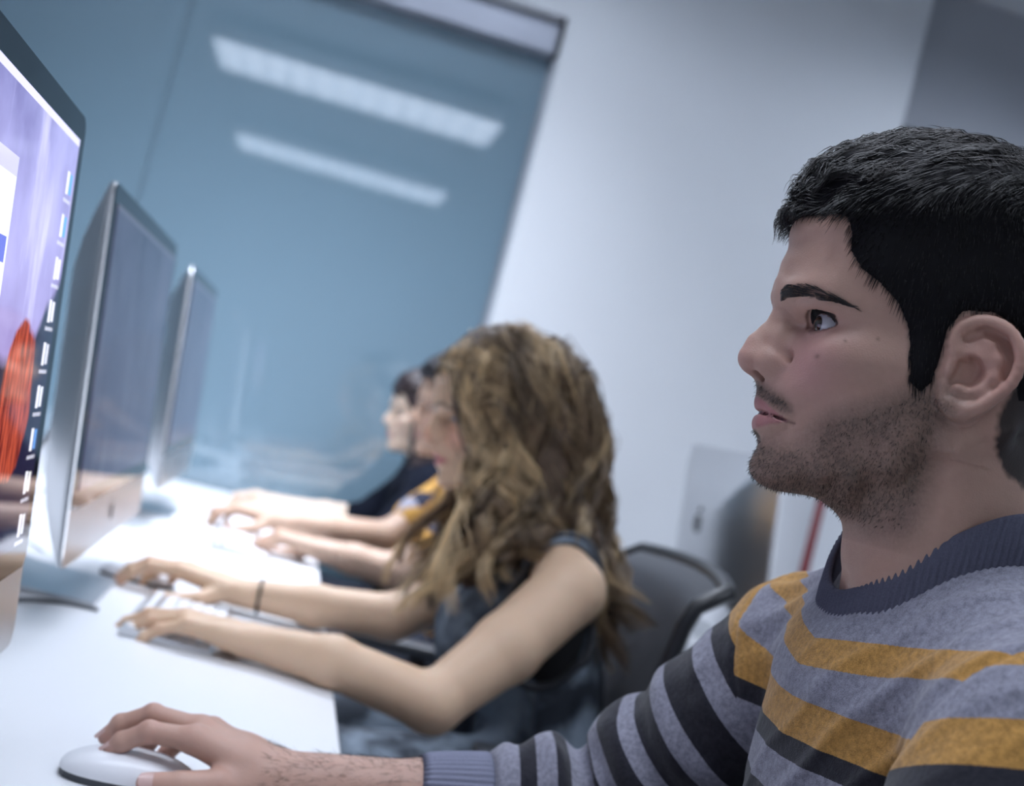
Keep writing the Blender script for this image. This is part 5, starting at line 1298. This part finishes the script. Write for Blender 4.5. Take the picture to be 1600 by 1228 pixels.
# ------------------------------------------------------------------ office chairs
m_mesh, t, p = nt('chair mesh')
tc = N(t, 'ShaderNodeTexCoord'); wv = N(t, 'ShaderNodeTexWave', wave_type='BANDS', bands_direction='Y'); wv.inputs['Scale'].default_value = 90; t.links.new(tc.outputs['Object'], wv.inputs[0])
wv2 = N(t, 'ShaderNodeTexWave', wave_type='BANDS', bands_direction='Z'); wv2.inputs['Scale'].default_value = 90; t.links.new(tc.outputs['Object'], wv2.inputs[0])
mu = N(t, 'ShaderNodeMath', operation='MAXIMUM'); t.links.new(wv.outputs['Fac'], mu.inputs[0]); t.links.new(wv2.outputs['Fac'], mu.inputs[1])
cr = N(t, 'ShaderNodeMix', data_type='RGBA'); cr.inputs[6].default_value = (.012, .014, .018, 1); cr.inputs[7].default_value = (.055, .060, .072, 1); t.links.new(mu.outputs[0], cr.inputs[0]); t.links.new(cr.outputs[2], p.inputs['Base Color']); p.inputs['Roughness'].default_value = .6
def make_chair(x, y, rz, label):
    t = empty('office_chair', (x, y, 0), rz, label, 'chair', 'black office chairs at the desks')
    # local: +x is behind the sitter
    def back(u, v):  # u across -1..1, v up 0..1
        yy = u*(.238 + .018*math.sin(v*math.pi*.9)); xx = .195 + .03*min(1, max(0, (v-.5)/.4)) + .045*max(0, (v-.9)/.1)**1.4 - .030*u*u; zz = .52 + .45*v - .010*u*u*v - .012*max(0, v-.9)*6
        return (xx, yy, zz)
    nu, nv = 16, 18; V = []; Fc = []
    for sgn in (0, 1):
        for i in range(nu+1):
            for j in range(nv+1):
                p_ = back(-1+2*i/nu, j/nv); V.append((p_[0]+.006*sgn, p_[1], p_[2]))
    n0 = (nu+1)*(nv+1)
    for sgn in (0, 1):
        for i in range(nu):
            for j in range(nv):
                a = sgn*n0 + i*(nv+1)+j; Fc.append((a, a+1, a+nv+2, a+nv+1))
    MB().add(V, Fc).build('backrest', m_mesh, t, True)
    ring = [back(-1, j/14) for j in range(15)] + [back(-1+2*i/12, 1) for i in range(1, 12)] + [back(1, 1-j/14) for j in range(15)] + [back(1-2*i/12, 0) for i in range(1, 12)]
    ring += [ring[0], ring[1]]; MB().tube([(a+.003, b_, c) for a, b_, c in ring], .0115, 10).build('back_frame', M_BLACK, t, True)
    MB().tube([(.205, 0, .62), (.20, 0, .50), (.10, 0, .435), (.0, 0, .43)], .018, 10).build('back_support', M_BLACK, t, True)
    MB().box(-.23, .24, -.235, .235, .435, .495, .025).build('seat', M_DARK, t, True)
    MB().tube([(0, 0, .43), (0, 0, .10)], [.026, .022], 14).build('gas_column', M_ALUP, t, True)
    for sy in (-1, 1):
        k = .17 if sy < 0 else 0.0   # the nearer pad is slid back
        a = MB().tube([(.02+k*.6, .23*sy, .45), (.02+k*.8, .275*sy, .50), (-.06+k, .285*sy, .66), (-.08+k, .285*sy, .685)], .013, 8).build('arm_support', M_BLACK, t, True)
        MB().box(-.205+k, .10+k, .262*sy if sy > 0 else -.312, .312 if sy > 0 else -.262, .683, .705, .009).build('armrest', M_DARK, t, True)
    for k in range(5):
        an = 2*math.pi*k/5+.3; c, s_ = math.cos(an), math.sin(an)
        leg = MB().tube([(.02*c, .02*s_, .10), (.16*c, .16*s_, .085), (.30*c, .30*s_, .065)], [.024, .018, .013], 8).build('leg', M_BLACK, t, True)
        MB().tube([(.30*c-.012*s_, .30*s_+.012*c, .028), (.30*c+.012*s_, .30*s_-.012*c, .028)], .0275, 14).build('caster', M_DARK, leg, True)
    return t
make_chair(.37, 1.79, math.radians(-3), 'black mesh office chair behind the long haired woman')
make_chair(.43, .765, 0, 'black mesh office chair under the near man in the striped sweater')
make_chair(.37, 2.80, 0, 'black mesh office chair of the man in the orange patterned shirt')
make_chair(.355, 3.255, 0, 'black mesh office chair of the farthest woman in black')
# dark red pole by the wall
t = empty('pole', (1.535, 3.40, 0), 0, 'dark red upright pole standing against the end of the white wall', 'pole')
M_RED = mat('dark red paint', (.14, .006, .012), .4)
MB().tube([(0, 0, .02), (0, 0, 1.32)], .0145, 16).build('shaft', M_RED, t, True)
MB().tube([(0, 0, 0), (0, 0, .02), (0, 0, .03)], [.05, .05, .02], 24).build('foot', M_RED, t, True)
MB().tube([(0, 0, 1.32), (0, 0, 1.335)], [.0165, .012], 16).build('cap', M_BLACK, t, True)
